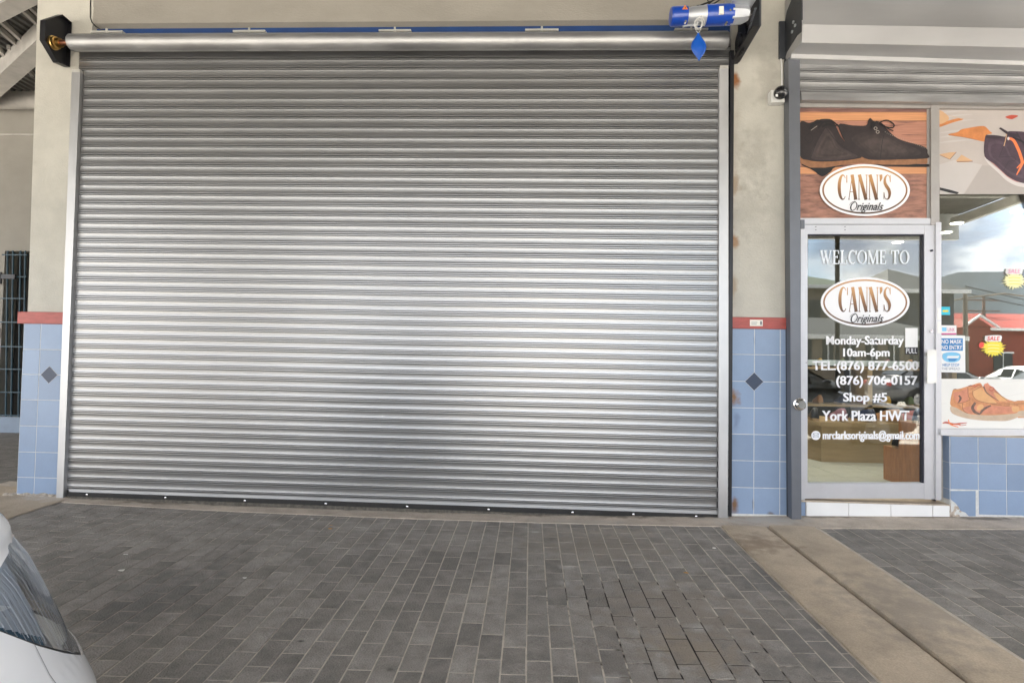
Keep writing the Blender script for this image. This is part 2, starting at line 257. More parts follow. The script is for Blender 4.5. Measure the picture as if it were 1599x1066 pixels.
def thing(name, loc, label, cat, group=None):
    o = bpy.data.objects.new(name, None); o.location = loc; o.empty_display_size = .1; C.objects.link(o); return tag(o, label, cat, group)
ROOTLOC = {}
def wloc(o):
    v = Vector((0, 0, 0))
    while o is not None: v = v+o.location; o = o.parent
    return v
def part(name, mb, mat, parent=None, smooth=None, label=None, kind=None, origin=None):
    off = Vector(origin) if origin is not None else (wloc(parent) if parent else Vector((0, 0, 0)))
    mats = [mat] if isinstance(mat, str) else mat
    me = mb.mesh(name, mats, off, smooth); o = bpy.data.objects.new(name, me); C.objects.link(o)
    if parent: o.parent = parent; o.location = off-wloc(parent)
    else: o.location = off
    if label: o['label'] = label
    if kind: o['kind'] = kind
    return o
def inst(name, me, loc, parent, rot=None, label=None):
    o = bpy.data.objects.new(name, me); C.objects.link(o)
    if parent: o.parent = parent; o.location = Vector(loc)-wloc(parent)
    else: o.location = loc
    if rot: o.rotation_euler = rot
    if label: o['label'] = label
    return o
def struct(name, mb, mat, smooth=None): return part(name, mb, mat, None, smooth, kind='structure')
# flat print: stacked thin polygons traced on a poster, given in plan (u right, v up) metres at depth y
def smoothpoly(p, k=4):
    n = len(p); out = []
    for i in range(n):
        a, b, c, d = (Vector((*p[(i+j-1) % n], 0)) for j in range(4))
        for s in range(k):
            t = s/k; q = .5*((2*b)+(c-a)*t+(2*a-5*b+4*c-d)*t*t+(3*b-a-3*c+d)*t**3); out.append((q.x, q.y))
    return out
def ribbon(pts, w, k=6):  # open stroke of varying width -> polygon
    P = [Vector((*p, 0)) for p in pts]; ws = w if hasattr(w, '__len__') else [w]*len(P); Q = []; WW = []
    for i in range(len(P)-1):
        a = P[max(i-1, 0)]; b = P[i]; c = P[i+1]; d = P[min(i+2, len(P)-1)]
        for s in range(k):
            t = s/k; Q.append(.5*((2*b)+(c-a)*t+(2*a-5*b+4*c-d)*t*t+(3*b-a-3*c+d)*t**3)); WW.append(ws[i]*(1-t)+ws[i+1]*t)
    Q.append(P[-1]); WW.append(ws[-1]); l = []; r = []
    for i, q in enumerate(Q):
        t = (Q[min(i+1, len(Q)-1)]-Q[max(i-1, 0)]); t = t.normalized() if t.length > 0 else Vector((1, 0, 0)); n = Vector((-t.y, t.x, 0))*WW[i]/2
        l.append(q+n); r.append(q-n)
    quads = []
    for i in range(len(Q)-1): quads.append([(p.x, p.y) for p in (l[i], l[i+1], r[i+1], r[i])])
    return quads
class Print:   # every polygon lies a hair in front of the one before
    def __init__(s, y, conv): s.mb = MB(); s.y = y; s.c = conv; s.k = 0
    def poly(s, pts, mat, smooth=True):
        s.k += 1; y = s.y-.0001*s.k; p = smoothpoly(pts) if smooth else pts
        vs = [s.c(u, v, y) for u, v in p]; s.mb.add(vs, [tuple(range(len(vs)))], mat)
    def line(s, pts, w, mat):
        s.k += 1; y = s.y-.0001*s.k
        for q in ribbon(pts, w): s.mb.add([s.c(u, v, y) for u, v in q], [(0, 1, 2, 3)], mat)
    def disc(s, c, rx, ry, mat, n=48): s.poly([(c[0]+rx*math.cos(2*math.pi*i/n), c[1]+ry*math.sin(2*math.pi*i/n)) for i in range(n)], mat, False)
    def ring(s, c, rx, ry, w, mat, n=64):
        s.k += 1; y = s.y-.0001*s.k; e = lambda i, d: s.c(c[0]+(rx-d)*math.cos(2*math.pi*i/n), c[1]+(ry-d)*math.sin(2*math.pi*i/n), y)
        for i in range(n): s.mb.add([e(i, 0), e(i+1, 0), e(i+1, w), e(i, w)], [(0, 1, 2, 3)], mat)
    def done(s, name, parent, label=None): return part(name, s.mb, None, parent, label=label)
def pxconv(ox=0, oy=0, sc=1.0):   # pixel (or enlarged crop pixel) of the photo -> point on plane y
    return lambda u, v, y: PY(ox+u/sc, oy+v/sc, y)
# text fitted into a box given by photo pixels on plane y
def text(body, px0, py0, px1, py1, y, mat, parent, name='lettering', bold=.0, shear=0, label=None, heavy=0):
    cu = bpy.data.curves.new(name, 'FONT'); cu.body = body; cu.offset = bold; cu.shear = shear; cu.resolution_u = 3
    tmp = bpy.data.objects.new('tmp', cu); C.objects.link(tmp); dg = bpy.context.evaluated_depsgraph_get(); me = bpy.data.meshes.new_from_object(tmp.evaluated_get(dg))
    bpy.data.objects.remove(tmp)
    xs = [v.co.x for v in me.vertices]; ys = [v.co.y for v in me.vertices]; x0, x1, y0, y1 = min(xs), max(xs), min(ys), max(ys)
    a = PY(px0, py1, y); b = PY(px1, py1, y); c = PY(px0, py0, y)
    base = wloc(parent) if parent else Vector((0, 0, 0))
    for v in me.vertices:
        p = a+(b-a)*((v.co.x-x0)/(x1-x0))+(c-a)*((v.co.y-y0)/(y1-y0)); v.co = p-base
    if heavy:   # heavier strokes: the outline laid down again a hair to either side
        bm = bmesh.new(); bm.from_mesh(me)
        for k, dx in enumerate((-heavy, heavy)):
            t2 = me.copy(); t2.transform(Matrix.Translation((dx, -.00012*(k+1), 0))); bm.from_mesh(t2)
        bm.to_mesh(me); bm.free()
    me.materials.clear(); me.materials.append(MT[mat]); o = bpy.data.objects.new(name, me); C.objects.link(o); o.parent = parent
    if label: o['label'] = label
    return o
# ================================================================== GROUND
def gsheet(x0, x1, y0, y1, nx, ny, dz, f=GZ):
    mb = MB(); mb.grid([[(x0+(x1-x0)*i/nx, y0+(y1-y0)*j/ny, f(x0+(x1-x0)*i/nx, y0+(y1-y0)*j/ny)+dz) for i in range(nx+1)] for j in range(ny+1)]); return mb
mb = gsheet(-30, 30, -9, 8, 120, 34, -.055)
g0 = .0236*-7-.055
for q in ([(-900, -900, g0), (900, -900, g0), (900, -9, g0), (-900, -9, g0)],): mb.add(q, [(0, 1, 2, 3)])
struct('car_park_ground', mb, 'asphalt')
VD = math.radians(1.48*.35)   # pavers lie almost square to the shop front
ud = Vector((math.cos(VD), math.sin(VD), 0)); vd = Vector((-math.sin(VD), math.cos(VD), 0))
XL, XR0, XM, XR1 = -3.58, 1.325, 1.648, 1.975
top_l, top_r = PG(200, 790), PG(1127, 822)
def ytop(x): return top_l.y+(top_r.y-top_l.y)*(x-top_l.x)/(top_r.x-top_l.x)
def ytop2(x): return PG(1300, 826).y*.5+PG(1590, 826).y*.5
bed = struct('paving', gsheet(-3.7, 1.45, -4.6, -.12, 40, 36, -.0016), 'sand')
bed2 = struct('paving', gsheet(1.9, 6.5, -4.6, -.10, 30, 36, -.0016), 'sand')
bed3 = struct('paving', gsheet(-14, -4.35, .25, 3.3, 30, 12, -.0016), 'sand')
PW, PL = .1, .2; J = .0030
def paver_mb(cor, zf):
    # cor: 4 corners (x,y) of the cell; shrink for the joint, chamfered top
    c = Vector((sum(p[0] for p in cor)/4, sum(p[1] for p in cor)/4)); mb = MB(); q0 = []; q1 = []; q2 = []
    dx = random.uniform(-.0008, .0008); dz = random.uniform(-.0004, .0010); tl = random.uniform(-.006, .006)
    for p in cor:
        d = Vector(p)-c
        def sh(k): return Vector((c.x+dx+math.copysign(max(abs(d.x)-k, 0), d.x), c.y+math.copysign(max(abs(d.y)-k, 0), d.y)))
        a = sh(J); b = sh(J+.0022); z = zf(p[0], p[1])+dz+tl*d.x
        q0.append((a.x, a.y, z-.03)); q1.append((a.x, a.y, z-.0018)); q2.append((b.x, b.y, z))
    mb.add(q0+q1+q2, [(0, 1, 5, 4), (1, 2, 6, 5), (2, 3, 7, 6), (3, 0, 4, 7), (4, 5, 9, 8), (5, 6, 10, 9), (6, 7, 11, 10), (7, 4, 8, 11), (8, 9, 10, 11)])
    return mb
o802 = PG(802, 823); j0 = PG(813, 871.8)
u0 = o802.dot(ud); v0 = j0.dot(vd)
cells = []
def field(xa, xb, ya, ytopf, bedo, phase=0.0):
    for i in range(-90, 90):
        for j in range(-60, 40):
            ua = u0+i*PW; vb = v0+phase+j*PL+(PL/2 if i % 2 else 0); us = [ua, ua+PW]; vs = [vb, vb+PL]
            cor = [ud*us[0]+vd*vs[0], ud*us[1]+vd*vs[0], ud*us[1]+vd*vs[1], ud*us[0]+vd*vs[1]]; cor = [(p.x, p.y) for p in cor]
            cxm = sum(p[0] for p in cor)/4; cym = sum(p[1] for p in cor)/4
            if cxm < xa-.06 or cxm > xb+.06 or cym < ya or cym > ytopf(cxm)+.12: continue
            cor = [(min(max(p[0], xa), xb), min(p[1], ytopf(p[0]))) for p in cor]
            if abs(cor[1][0]-cor[0][0]) < .02 or min(abs(cor[2][1]-cor[1][1]), abs(cor[3][1]-cor[0][1])) < .012: continue
            p = proj((cxm, cym, GZ(cxm, cym)))
            vis = p[2] > .3 and -40 < p[0] < 1640 and p[1] < 1100
            if vis and p[0] < 150 and p[1] > 790+(p[0])*1.6 and cxm < -.9: vis = False   # behind the parked car
            cells.append((cor, p[2] if vis else 99+p[2], bedo))
field(XL, XR0-.005, -4.5, ytop, bed)
field(XR1+.012, 6.4, -4.5, ytop2, bed2, .037)
field(-13.5, -4.45, .35, lambda x: 3.2, bed3)
cells.sort(key=lambda c: c[1])
rest = {bed: MB(), bed2: MB(), bed3: MB()}
for k, (cor, d, bo) in enumerate(cells):
    if k < 300:
        cc = (sum(p[0] for p in cor)/4, sum(p[1] for p in cor)/4, 0); cc = (cc[0], cc[1], GZ(cc[0], cc[1]))
        part('paver', paver_mb(cor, GZ), 'paver', bo, origin=cc)
    else:
        m2 = paver_mb(cor, GZ); rest[bo].add(m2.v, m2.f)
for bo, mb in rest.items(): part('further_pavers', mb, 'paver', bo, kind='stuff')
# concrete: apron along the front and the two-slab strip
def slab(name, x0, x1, yf, yb, mat, dz=0, nx=40, jag=0.0):
    top = []; n = 2
    for j in range(n+1):
        row = []
        for i in range(nx+1):
            x = x0+(x1-x0)*i/nx; a, b = yf(x), yb(x); y = a+(b-a)*j/n; row.append((x, y, GZ(x, y)+dz))
        top.append(row)
    mb = MB(); mb.grid(top); mb.grid([[(p[0], p[1], p[2]-.06) for p in top[0]], top[0]]); return mb
def yf(x):
    if x < XL: return max(-4.6, min(-.06, -.10+(x-XL)*.10))
    if x < XR0: return ytop(x)+.008
    if x < XR1: return -.245
    return ytop2(x)+.008
mb = MB(); nx = 260; rows = [[], [], []]
for i in range(nx+1):
    x = -4.35+i*(10.85/nx); a = yf(x)-(abs(mnoise.noise(Vector((x*9, 0, 0))))*.012 if x < XR0 or x > XR1 else 0)
    for j, t in enumerate((0, .5, 1)): y = a+(.30-a)*t; rows[j].append((x, y, GZ(x, min(y, 0))+.002))
mb.grid(rows); mb.grid([[(p[0], p[1], p[2]-.07) for p in rows[0]], rows[0]])
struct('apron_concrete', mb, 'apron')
mb = MB()
rows = []
for j in range(61):   # left strip of worn concrete beside the paving
    y = .25-j*.08; rows.append([(x, y, GZ(x, y)+.004) for x in (-6.4, -5.2, -4.4, -3.9, XL+.012*mnoise.noise(Vector((0, y*7, 3))))])
mb.grid(rows); struct('side_path', mb, 'concrete')
def strip(xa, xb, ja, jb):
    mb = MB(); rows = []
    for j in range(121):
        y = -.25-j*.0365; e = lambda s: mnoise.fractal(Vector((s, y*5, 0)), 1, 2, 4)
        l = xa+ja*e(1); r = xb+jb*e(9); z = GZ((l+r)/2, y)
        rows.append([(l, y, z-.05), (l+.004, y, z+.004), (l+.02, y, z+.0075), ((l+r)/2, y, z+.008), (r-.02, y, z+.0075), (r-.004, y, z+.003), (r, y, z-.05)])
    mb.grid(rows); return mb
sp = struct('concrete_path', strip(XR0, XM-.004, .006, .002), 'concrete', 30)
part('slab', strip(XM+.006, XR1, .002, .016), 'concrete', sp, 30)
# ================================================================== SHOP BUILDING SHELL
YW = .012
b = thing('shop_building', (0, 2.5, 0), 'long beige plaster shop block carrying the shutter and shoe shop', 'building')
mb = MB(); lp = MB()
zt = 4.55
zl = PY(600, 34, YW).z; zl2 = PY(600, 43, YW+.04).z
xl = PY(143, 20).x
# lintel with a chamfered lower lip
lp.prism([(xl, YW, zt), (xl, YW, zl), (xl, YW+.05, zl2), (xl, .35, zl2), (xl, .35, zt)], (1.52-xl, 0, 0))
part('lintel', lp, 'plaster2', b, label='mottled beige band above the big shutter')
mb.box(xl+.01, 1.5, .048, .12, zl2-.12, zl2-.001); part('blue_beam', mb, 'bluebeam', b)
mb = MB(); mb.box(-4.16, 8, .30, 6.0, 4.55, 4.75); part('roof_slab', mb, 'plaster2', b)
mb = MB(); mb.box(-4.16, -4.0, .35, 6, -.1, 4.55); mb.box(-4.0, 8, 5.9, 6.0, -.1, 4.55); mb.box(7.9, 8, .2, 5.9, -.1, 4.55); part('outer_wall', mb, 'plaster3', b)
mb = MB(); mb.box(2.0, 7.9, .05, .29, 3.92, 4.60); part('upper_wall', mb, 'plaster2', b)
mb = MB(); mb.box(5.285, 7.9, .02, .29, -.1, 3.91); part('end_pier', mb, 'plaster', b)
mb = MB(); mb.box(-3.7, 1.4, .5, .55, -.1, 3.7); part('dark_backing', mb, 'dark', b)
# ------------------------------------------------------------------ tiled pillars
def tile_at(parent, px0, px1, pz0, pz1, y, mat='tile', gap=.0022, th=.008, corner=None):
    """one tile between photo columns px0..px1 and heights z0..z1 (metres)"""
    pass
def tiles(parent, xs, zs, y, mat='tile', skip=lambda i, j: False, gap=.0022):
    cache = {}
    for i in range(len(xs)-1):
        for j in range(len(zs)-1):
            if skip(i, j): continue
            w = xs[i+1]-xs[i]-2*gap; h = abs(zs[j]-zs[j+1])-2*gap; key = (round(w, 4), round(h, 4))
            if key not in cache:
                m2 = MB(); m2.box(-w/2, w/2, 0, .006, -h/2, h/2, ch=.0012); cache[key] = m2.mesh('tile', [mat])
            inst('tile', cache[key], ((xs[i]+xs[i+1])/2, y+random.uniform(-.0004, .0004), (zs[j]+zs[j+1])/2), parent)
def X(px, py=650, y=0): return PY(px, py, y).x
def Z(px, py, y=0): return PY(px, py, y).z
# right pillar
pr = thing('tiled_pillar', (1.7, .15, 0), 'pillar between the big shutter and the shoe shop, with a paper sticker on its red trim', 'pillar')
xa, xb = 1.47, X(1229, 650)+.03
ztop = Z(1185, 513); zc = [ztop]+[Z(1185, y) for y in (553.6, 595.6, 636.9, 678.1, 719.4, 761.3, 803)]; zc[-1] = GZ(1.7, 0)+.012
mb = MB(); mb.box(xa, xb+.02, YW, .35, ztop, 4.55); part('plaster_shaft', mb, 'plaster', pr, label='beige plaster with rust stains beside the guide rail')
mb = MB(); mb.box(xa, xb+.02, .0006, .35, -.1, ztop); part('grout', mb, 'grout', pr)
xs = [xa, X(1177.6), X(1218), xb]
tiles(pr, xs, zc, -.001)
zr0, zr1 = Z(1185, 513.5), Z(1185, 495.5); mb = MB(); mb.box(xa, xb, -.012, YW+.002, zr0, zr1, ch=.003); part('red_trim', mb, 'red', pr)
def diamond(px, py, r, parent, y=-.0035):
    c = PY(px, py, 0); mb = MB(); mb.prism([(c.x-r-.003, y+.0012, c.z), (c.x, y+.0012, c.z-r-.003), (c.x+r+.003, y+.0012, c.z), (c.x, y+.0012, c.z+r+.003)], (0, .003, 0), 'grout')
    mb.prism([(c.x-r, y, c.z), (c.x, y, c.z-r), (c.x+r, y, c.z), (c.x, y, c.z+r)], (0, .003, 0), 'navy'); part('diamond_tile', mb, None, parent, label='dark navy diamond inset')
diamond(1177.5, 595.5, .067, pr)
mb = MB(); p0, p1 = PY(1170, 509), PY(1190, 499.5); mb.box(p0.x, p1.x, -.0135, -.0122, p0.z, p1.z, 'paper'); mb.box(p0.x+.01, p0.x+.05, -.0139, -.0136, p0.z+.012, p0.z+.016, 'greyrail'); mb.box(p0.x+.01, p0.x+.055, -.0139, -.0136, p0.z+.026, p0.z+.030, 'greyrail'); mb.box(p1.x-.02, p1.x-.006, -.0139, -.0136, p0.z+.01, p1.z-.01, 'greyrail')
part('sticker', mb, None, pr)
# left pillar
pl = thing('tiled_pillar', (-4.0, .15, 0), 'pillar left of the big shutter beside the gated passage', 'pillar')
xa, xb = PY(48, 100).x-.01, -3.66; xa = X(29, 700)
ztl = Z(60, 505); zs = [ztl]+[Z(60, y) for y in (545.4, 584.6, 624.2, 665, 705.8, 745.4)]+[GZ(-4, 0)+.01]
# plaster shaft leans a touch as the photo shows the corner
mb = MB(); xt = X(55, 10); mb.hexa([(X(42, 480), YW, ztl), (xb, YW, ztl), (xb, .35, ztl), (X(42, 480), .35, ztl), (xt, YW, 4.55), (xl+.02, YW, 4.55), (xl+.02, .35, 4.55), (xt, .35, 4.55)])
part('plaster_shaft', mb, 'plaster', pl)
mb = MB(); mb.box(xa, xb, .0006, .35, -.1, ztl); part('grout', mb, 'grout', pl)
tiles(pl, [xa, X(58, 650), X(93, 650)+.03], zs, -.001)
mb = MB(); mb.box(X(29, 496), xb, -.012, .36, Z(60, 505.5), Z(60, 487), ch=.003); part('red_trim', mb, 'red', pl)
diamond(77, 585, .067, pl)
mb = MB()
for k in range(26):
    x = random.uniform(-4.13, -3.7); mb.ball((x, random.uniform(-.02, .02), GZ(x, 0)+random.uniform(0, .008)), (random.uniform(.02, .05), .02, random.uniform(.008, .018)), 8)
part('crumbled_base', mb, 'plinth', pl)
# ================================================================== BIG ROLLER SHUTTER
rs = thing('roller_shutter', (-1.1, -.05, -.02), 'wide galvanised steel roller shutter pulled down to the ground', 'shutter')
YS = -.012
xL0, xR0_ = X(103, 700), X(1124, 700)
def edgeL(z):   # inner edge of the left guide, measured top and bottom
    t = (z-0)/3.4; return X(98.5, 770)*(1-t)+X(124, 113)*t
XE0, XE1 = -3.640, 1.412
prof = []
def arc(z0, z1, o0, bulge, n, ex=1):
    for i in range(n+1):
        t = i/n; prof.append((o0+bulge*math.sin(math.pi*t)**ex, z0+(z1-z0)*t))
P0 = .0745
arc(-.0008, -.0416, .0012, -.0017, 16, .8)
def ridge(z0, z1):
    prof.extend([(-.0012, z0), (.0024, z0-.0005), (.0032, z0-.0013), (.0033, (z0+z1)/2), (.0032, z1+.0013), (.0024, z1+.0005), (-.0012, z1)])
prof += [(-.0036, -.0424), (-.0036, -.0450)]; ridge(-.0460, -.0552); prof += [(-.0095, -.0558), (-.0095, -.0602)]; ridge(-.0608, -.0700); prof += [(-.0036, -.0709), (-.0036, -.0745)]
def slatmesh(length, sc=1.0, mat='slat', nseg=24):
    mb = MB(); n = len(prof); rows = []
    for i in range(nseg+1):
        x = -length/2+length*i/nseg; rows.append([(x, -o, z*sc) for o, z in prof])
    mb.mi(mat); mb.grid(rows, mat)
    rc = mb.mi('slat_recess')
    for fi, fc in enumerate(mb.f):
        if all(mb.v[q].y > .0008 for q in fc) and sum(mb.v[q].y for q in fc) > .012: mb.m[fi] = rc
    back = [[(r[0][0], .012, r[0][2]) for r in rows], [(r[-1][0], .012, r[-1][2]) for r in rows]]
    mb.grid(back, mat); return mb.mesh('slat', None, smooth=38)
zTL, zTR = PY(130, 82).z, PY(1115, 78).z
zBL, zBR = PY(103, 763).z, PY(1120, 797.5).z    # underside of the last slat
NS = 46
sizes = [1.035-.06*k/(NS-1) for k in range(NS)]; tot = sum(sizes)
xa_, xb_ = PY(110, 82).x, PY(1120, 780).x
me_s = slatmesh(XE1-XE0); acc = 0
lock = MB(); lock.box(-.017, .017, 0, .006, -.046, .0); lk = lock.mesh('end_lock', ['black'])
lock2 = MB(); lock2.box(-.017, .017, 0, .006, -.046, .0, 'black'); lock2.cyl((-.009, .001, -.028), (-.009, -.004, -.028), .0042, 8, 'cast'); lock2.cyl((.006, .001, -.026), (.006, -.004, -.026), .0042, 8, 'cast'); lk2 = lock2.mesh('end_lock', None)
for k in range(NS):
    t = acc/tot; acc += sizes[k]
    zl_, zr_ = zTL+(zBL-zTL)*t, zTR+(zBR-zTR)*t
    pitch = sizes[k]*((zTL-zBL)+(zTR-zBR))/2/tot
    ang = -math.atan((zr_-zl_)/(xb_-xa_))*.8
    xm = (XE0+XE1)/2; zm = zl_+(zr_-zl_)*(xm-xa_)/(xb_-xa_)
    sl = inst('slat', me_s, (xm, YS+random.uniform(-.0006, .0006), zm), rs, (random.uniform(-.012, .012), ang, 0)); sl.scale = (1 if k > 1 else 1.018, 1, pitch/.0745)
    if k < 2: continue
    e = edgeL(zm)
    for xx, sd in ((e+.016, 1), (X(1124, 450)-.001, -1)):
        zz = zm+(zr_-zl_)*(xx-xm)/(xb_-xa_)*.8
        lo = bpy.data.objects.new('end_lock', lk2 if (k % 2 and sd > 0) else lk); C.objects.link(lo); lo.parent = sl; lo.location = (xx-xm, -.0135, 0); 
p_ = .0745*sizes[0]*46/tot; sl = inst('slat', me_s, ((XE0+XE1)/2, YS, zTL+(zTR-zTL)*.45+p_), rs, (0, -math.atan((zTR-zTL)/(xb_-xa_))*.8, 0)); sl.scale = (1.018, 1, p_/.0745)
# bottom bar, rubber
def barm(o, z0L, z1L, z0R, z1R, y0, y1, xa=XE0+.02, xb=1.405, bow=0):
    # a long bar whose ends sit at measured heights
    def zz(l, r, x): return l+(r-l)*(x-xa_)/(xb_-xa_)
    rows = []
    for i in range(25):
        x = xa+(xb-xa)*i/24; b_ = bow*math.sin(math.pi*(x-xa)/(xb-xa)); rows.append([(x, y0, zz(z0L, z0R, x)+b_), (x, y1, zz(z0L, z0R, x)+b_), (x, y1, zz(z1L, z1R, x)), (x, y0, zz(z1L, z1R, x))])
    o.loft(rows); return o
zq = lambda px, py: PY(px, py, -.03).z
bb = barm(MB(), zBL-.003-.035+.02, zBL+.004, zBR-.003-.035+.015, zBR+.004, -.016, .01); part('bottom_bar', bb, 'hood', rs)
zb0L, zb0R = zBL-.016, zBR-.020
rb = barm(MB(), zb0L-.032, zb0L, zb0R-.038, zb0R, -.024, -.017, bow=-.012); rub = part('rubber_seal', rb, 'rubber', rs)
part('rubber_lip', barm(MB(), zb0L-.052, zb0L-.031, zb0R-.058, zb0R-.037, -.034, -.018, bow=-.012), 'dustyrubber', rub)
for px, py in [(136, 768), (258.5, 775), (382.6, 780.5), (508.8, 786.5), (636, 791.7), (763, 797), (894, 800.8), (989, 802.5), (1087, 805)]:
    x = PY(px, py, -.024).x; bow = -.006*math.sin(math.pi*(x+3.7)/5.1); z = zb0L-.014+(zb0R-.018-(zb0L-.014))*(x-xa_)/(xb_-xa_)+bow; mb = MB(); mb.ball((x, -.025, z), (.011, .006, .011), 10); part('bolt', mb, 'chrome', rub, 60)
# guides: left leans slightly
def guide(pxs, y0, y1, mat, ext=0):
    (a0, a1, pyt), (b0, b1, pyb) = pxs
    tl, tr, bl, br = PY(a0, pyt, y0), PY(a1, pyt, y0), PY(b0, pyb, y0), PY(b1, pyb, y0)
    zb = -.03; zt_ = (tl.z+tr.z)/2
    mb = MB(); mb.hexa([(bl.x, y0, zb), (br.x, y0, zb), (br.x, y1, zb), (bl.x, y1, zb), (tl.x, y0, zt_), (tr.x, y0, zt_), (tr.x, y1, zt_), (tl.x, y1, zt_)]); return mb
g = part('guide_rail', guide([(112, 125, 113), (88, 98.5, 772)], -.045, .0, 'rail'), 'rail', rs)
p0 = PY(112, 113, -.045); mb = MB(); mb.box(p0.x+.002, PY(125, 113, -.045).x-.002, -.048, -.01, p0.z, p0.z+.022); part('top_lip', mb, 'steelw', g)
g = part('guide_rail', guide([(1123.5, 1137.5, 107), (1122, 1137.5, 809)], -.045, -.002, 'rail'), 'rail', rs)
p0 = PY(1123.5, 107, -.045); mb = MB(); mb.box(p0.x+.002, PY(1137.5, 107, -.045).x-.002, -.048, -.01, p0.z, p0.z+.022); part('top_lip', mb, 'steelw', g)
mb = MB(); mb.box(PY(1137.6, 400, -.03).x, PY(1143.6, 400, -.03).x, -.045, .002, .0, 3.5); part('angle_bar', mb, 'black', rs)
# drum, shaft, end plates
dz = .5*(PY(300, 54, -.13).z+PY(300, 79, -.13).z); R_ = .5*(PY(300, 51.5, -.13).z-PY(300, 78.5, -.13).z)*.93
zdl = .5*(PY(115, 55, -.13).z+PY(115, 81, -.13).z); zdr = .5*(PY(1130, 50, -.13).z+PY(1130, 77, -.13).z)
xdl, xdr = PY(111, 67, -.13).x, PY(1136, 60, -.13).x
zdl = .6*zdl+.4*zdr+.006; 
mb = MB(); mb.cyl((xdl, -.13, zdl), (xdr, -.13, zdr), R_, 40, prof=[(0, R_*.9), (.002, R_)]+[(k/20, R_) for k in range(1, 20)]+[(.998, R_), (1, R_*.9)]); drum = part('drum', mb, 'drum', rs, 50)
mb = MB(); mb.cyl((xdl-.09, -.13, zdl), (xdl+.02, -.13, zdl), .022, 16); part('shaft', mb, 'copper', drum, 40)
for px, w in ((168, 50), (390, 50), (617, 50), (846, 52), (1079, 52)):
    x0, x1 = PY(px-w/2, 50, -.15).x, PY(px+w/2, 50, -.15).x; zc_ = zdl+(zdr-zdl)*((x0+x1)/2-xdl)/(xdr-xdl); mb = MB(); mb.box(x0, x1, -.165, -.05, zc_+R_*.97, zc_+R_*.97+.014); mb.cyl(((x0+x1)/2, -.16, zc_+R_*.86), ((x0+x1)/2, -.16, zc_+R_+.03), .008, 8)
    part('strap', mb, 'steelw', drum)
xp = -3.80
pts = [PX(*q, xp) for q in [(65, 32), (92, 23), (127, 50), (114, 112), (85, 98), (64, 63)]]
pts = [Vector((xp, min(p.y, .0), p.z)) for p in pts]
mb = MB(); mb.prism(pts, (-.012, 0, 0)); ep = part('end_plate', mb, 'black', rs, label='black octagonal plate on the left')
mb = MB()
n = len(pts)
for i in range(n):
    a_, b_ = pts[i], pts[(i+1) % n]
    mb.hexa([a_, b_, b_+Vector((.03, 0, 0)), a_+Vector((.03, 0, 0)), a_*.97+sum(pts, Vector())/n*.03, b_*.97+sum(pts, Vector())/n*.03, b_*.97+sum(pts, Vector())/n*.03+Vector((.03, 0, 0)), a_*.97+sum(pts, Vector())/n*.03+Vector((.03, 0, 0))])
part('flange', mb, 'black', ep)
mb = MB(); c = Vector((xp+.012, -.13, zdl)); mb.cyl(c-Vector((.03, 0, 0)), c+Vector((.05, 0, 0)), .05, 28, prof=[(0, .052), (.35, .052), (.4, .046), (.6, .046), (.65, .036), (1, .034)]); part('bearing', mb, 'brass', ep, 30)
xq = 1.515
pts = [PX(*q, xq) for q in [(1141, 112), (1150, 100), (1186, 40), (1184, -20), (1150, -30)]]; pts = [Vector((xq, min(p.y, .005), p.z)) for p in pts]
pts = [(xq, .005, pts[0].z-.01), (xq, -.03, pts[0].z-.01), (xq, pts[2].y, pts[2].z), (xq, pts[2].y, 3.95), (xq, .005, 3.95)]
mb = MB(); mb.prism(pts, (.012, 0, 0)); ep2 = part('end_plate', mb, 'greydark', rs, label='tall dark plate carrying the motor')
mb = MB(); mb.prism([(xq, .004, pts[0][2]-.012), (xq, -.032, pts[0][2]-.012), (xq, pts[2][1]-.004, pts[2][2]-.004), (xq, pts[2][1]+.012, pts[2][2]+.004), (xq, -.02, pts[0][2]+.01)], (-.05, 0, 0)); part('flange', mb, 'black', ep2)
mb = MB(); zc_ = zdr; yc_ = -.13
mb.cyl((xq-.012, yc_, zc_), (xq-.03, yc_, zc_), .105, 36); mb.cyl((xq-.03, yc_, zc_), (xq-.05, yc_, zc_), .05, 20)
for k in range(30):
    t = 2*math.pi*k/30; mb.box(xq-.03, xq-.012, yc_+.105*math.cos(t)-.006, yc_+.105*math.cos(t)+.006, zc_+.105*math.sin(t)-.006, zc_+.105*math.sin(t)+.006)
part('sprocket', mb, 'black', ep2)
# drive chain links
mb = MB(); a_ = Vector((xq-.022, -.22, zdr-.07)); b_ = Vector((xq-.022, -.40, 3.60)); 
for k in range(22):
    p = a_+(b_-a_)*(k/21); mb.box(p.x-.008, p.x+.008, p.y-.006, p.y+.006, p.z-.003, p.z+.003)
part('drive_chain', mb, 'greyrail', ep2)
# motor
ym = -.40
m0, m1 = PY(1047, 25, ym), PY(1175, 25, ym)
mt = thing('shutter_motor', (m0.x+.3, ym, 3.60), 'blue and grey electric motor bolted above the right end of the shutter drum', 'motor')
zc_ = PY(1062, 26, ym).z; zc2 = PY(1150, 23, ym).z; rr = .5*(PY(1062, 12, ym).z-PY(1062, 40, ym).z)
def mx_(px): return PY(px, 25, ym).x
def mz(px): return zc_+(zc2-zc_)*(px-1062)/(1150-1062)
def seg(name, a, b, mat, prof, label=None, n=32):
    mb = MB(); mb.cyl((mx_(a), ym, mz(a)), (mx_(b), ym, mz(b)), 1, n, prof=[(t, r*rr) for t, r in prof]); return part(name, mb, mat, mt, 35, label)
seg('end_cap', 1047, 1072, 'blue', [(0, .86), (.06, .97), (.12, 1), (1, 1.02)])
seg('collar', 1072, 1101, 'cast', [(0, .84), (.15, .82), (.25, .9), (.85, .98), (1, 1.04)])
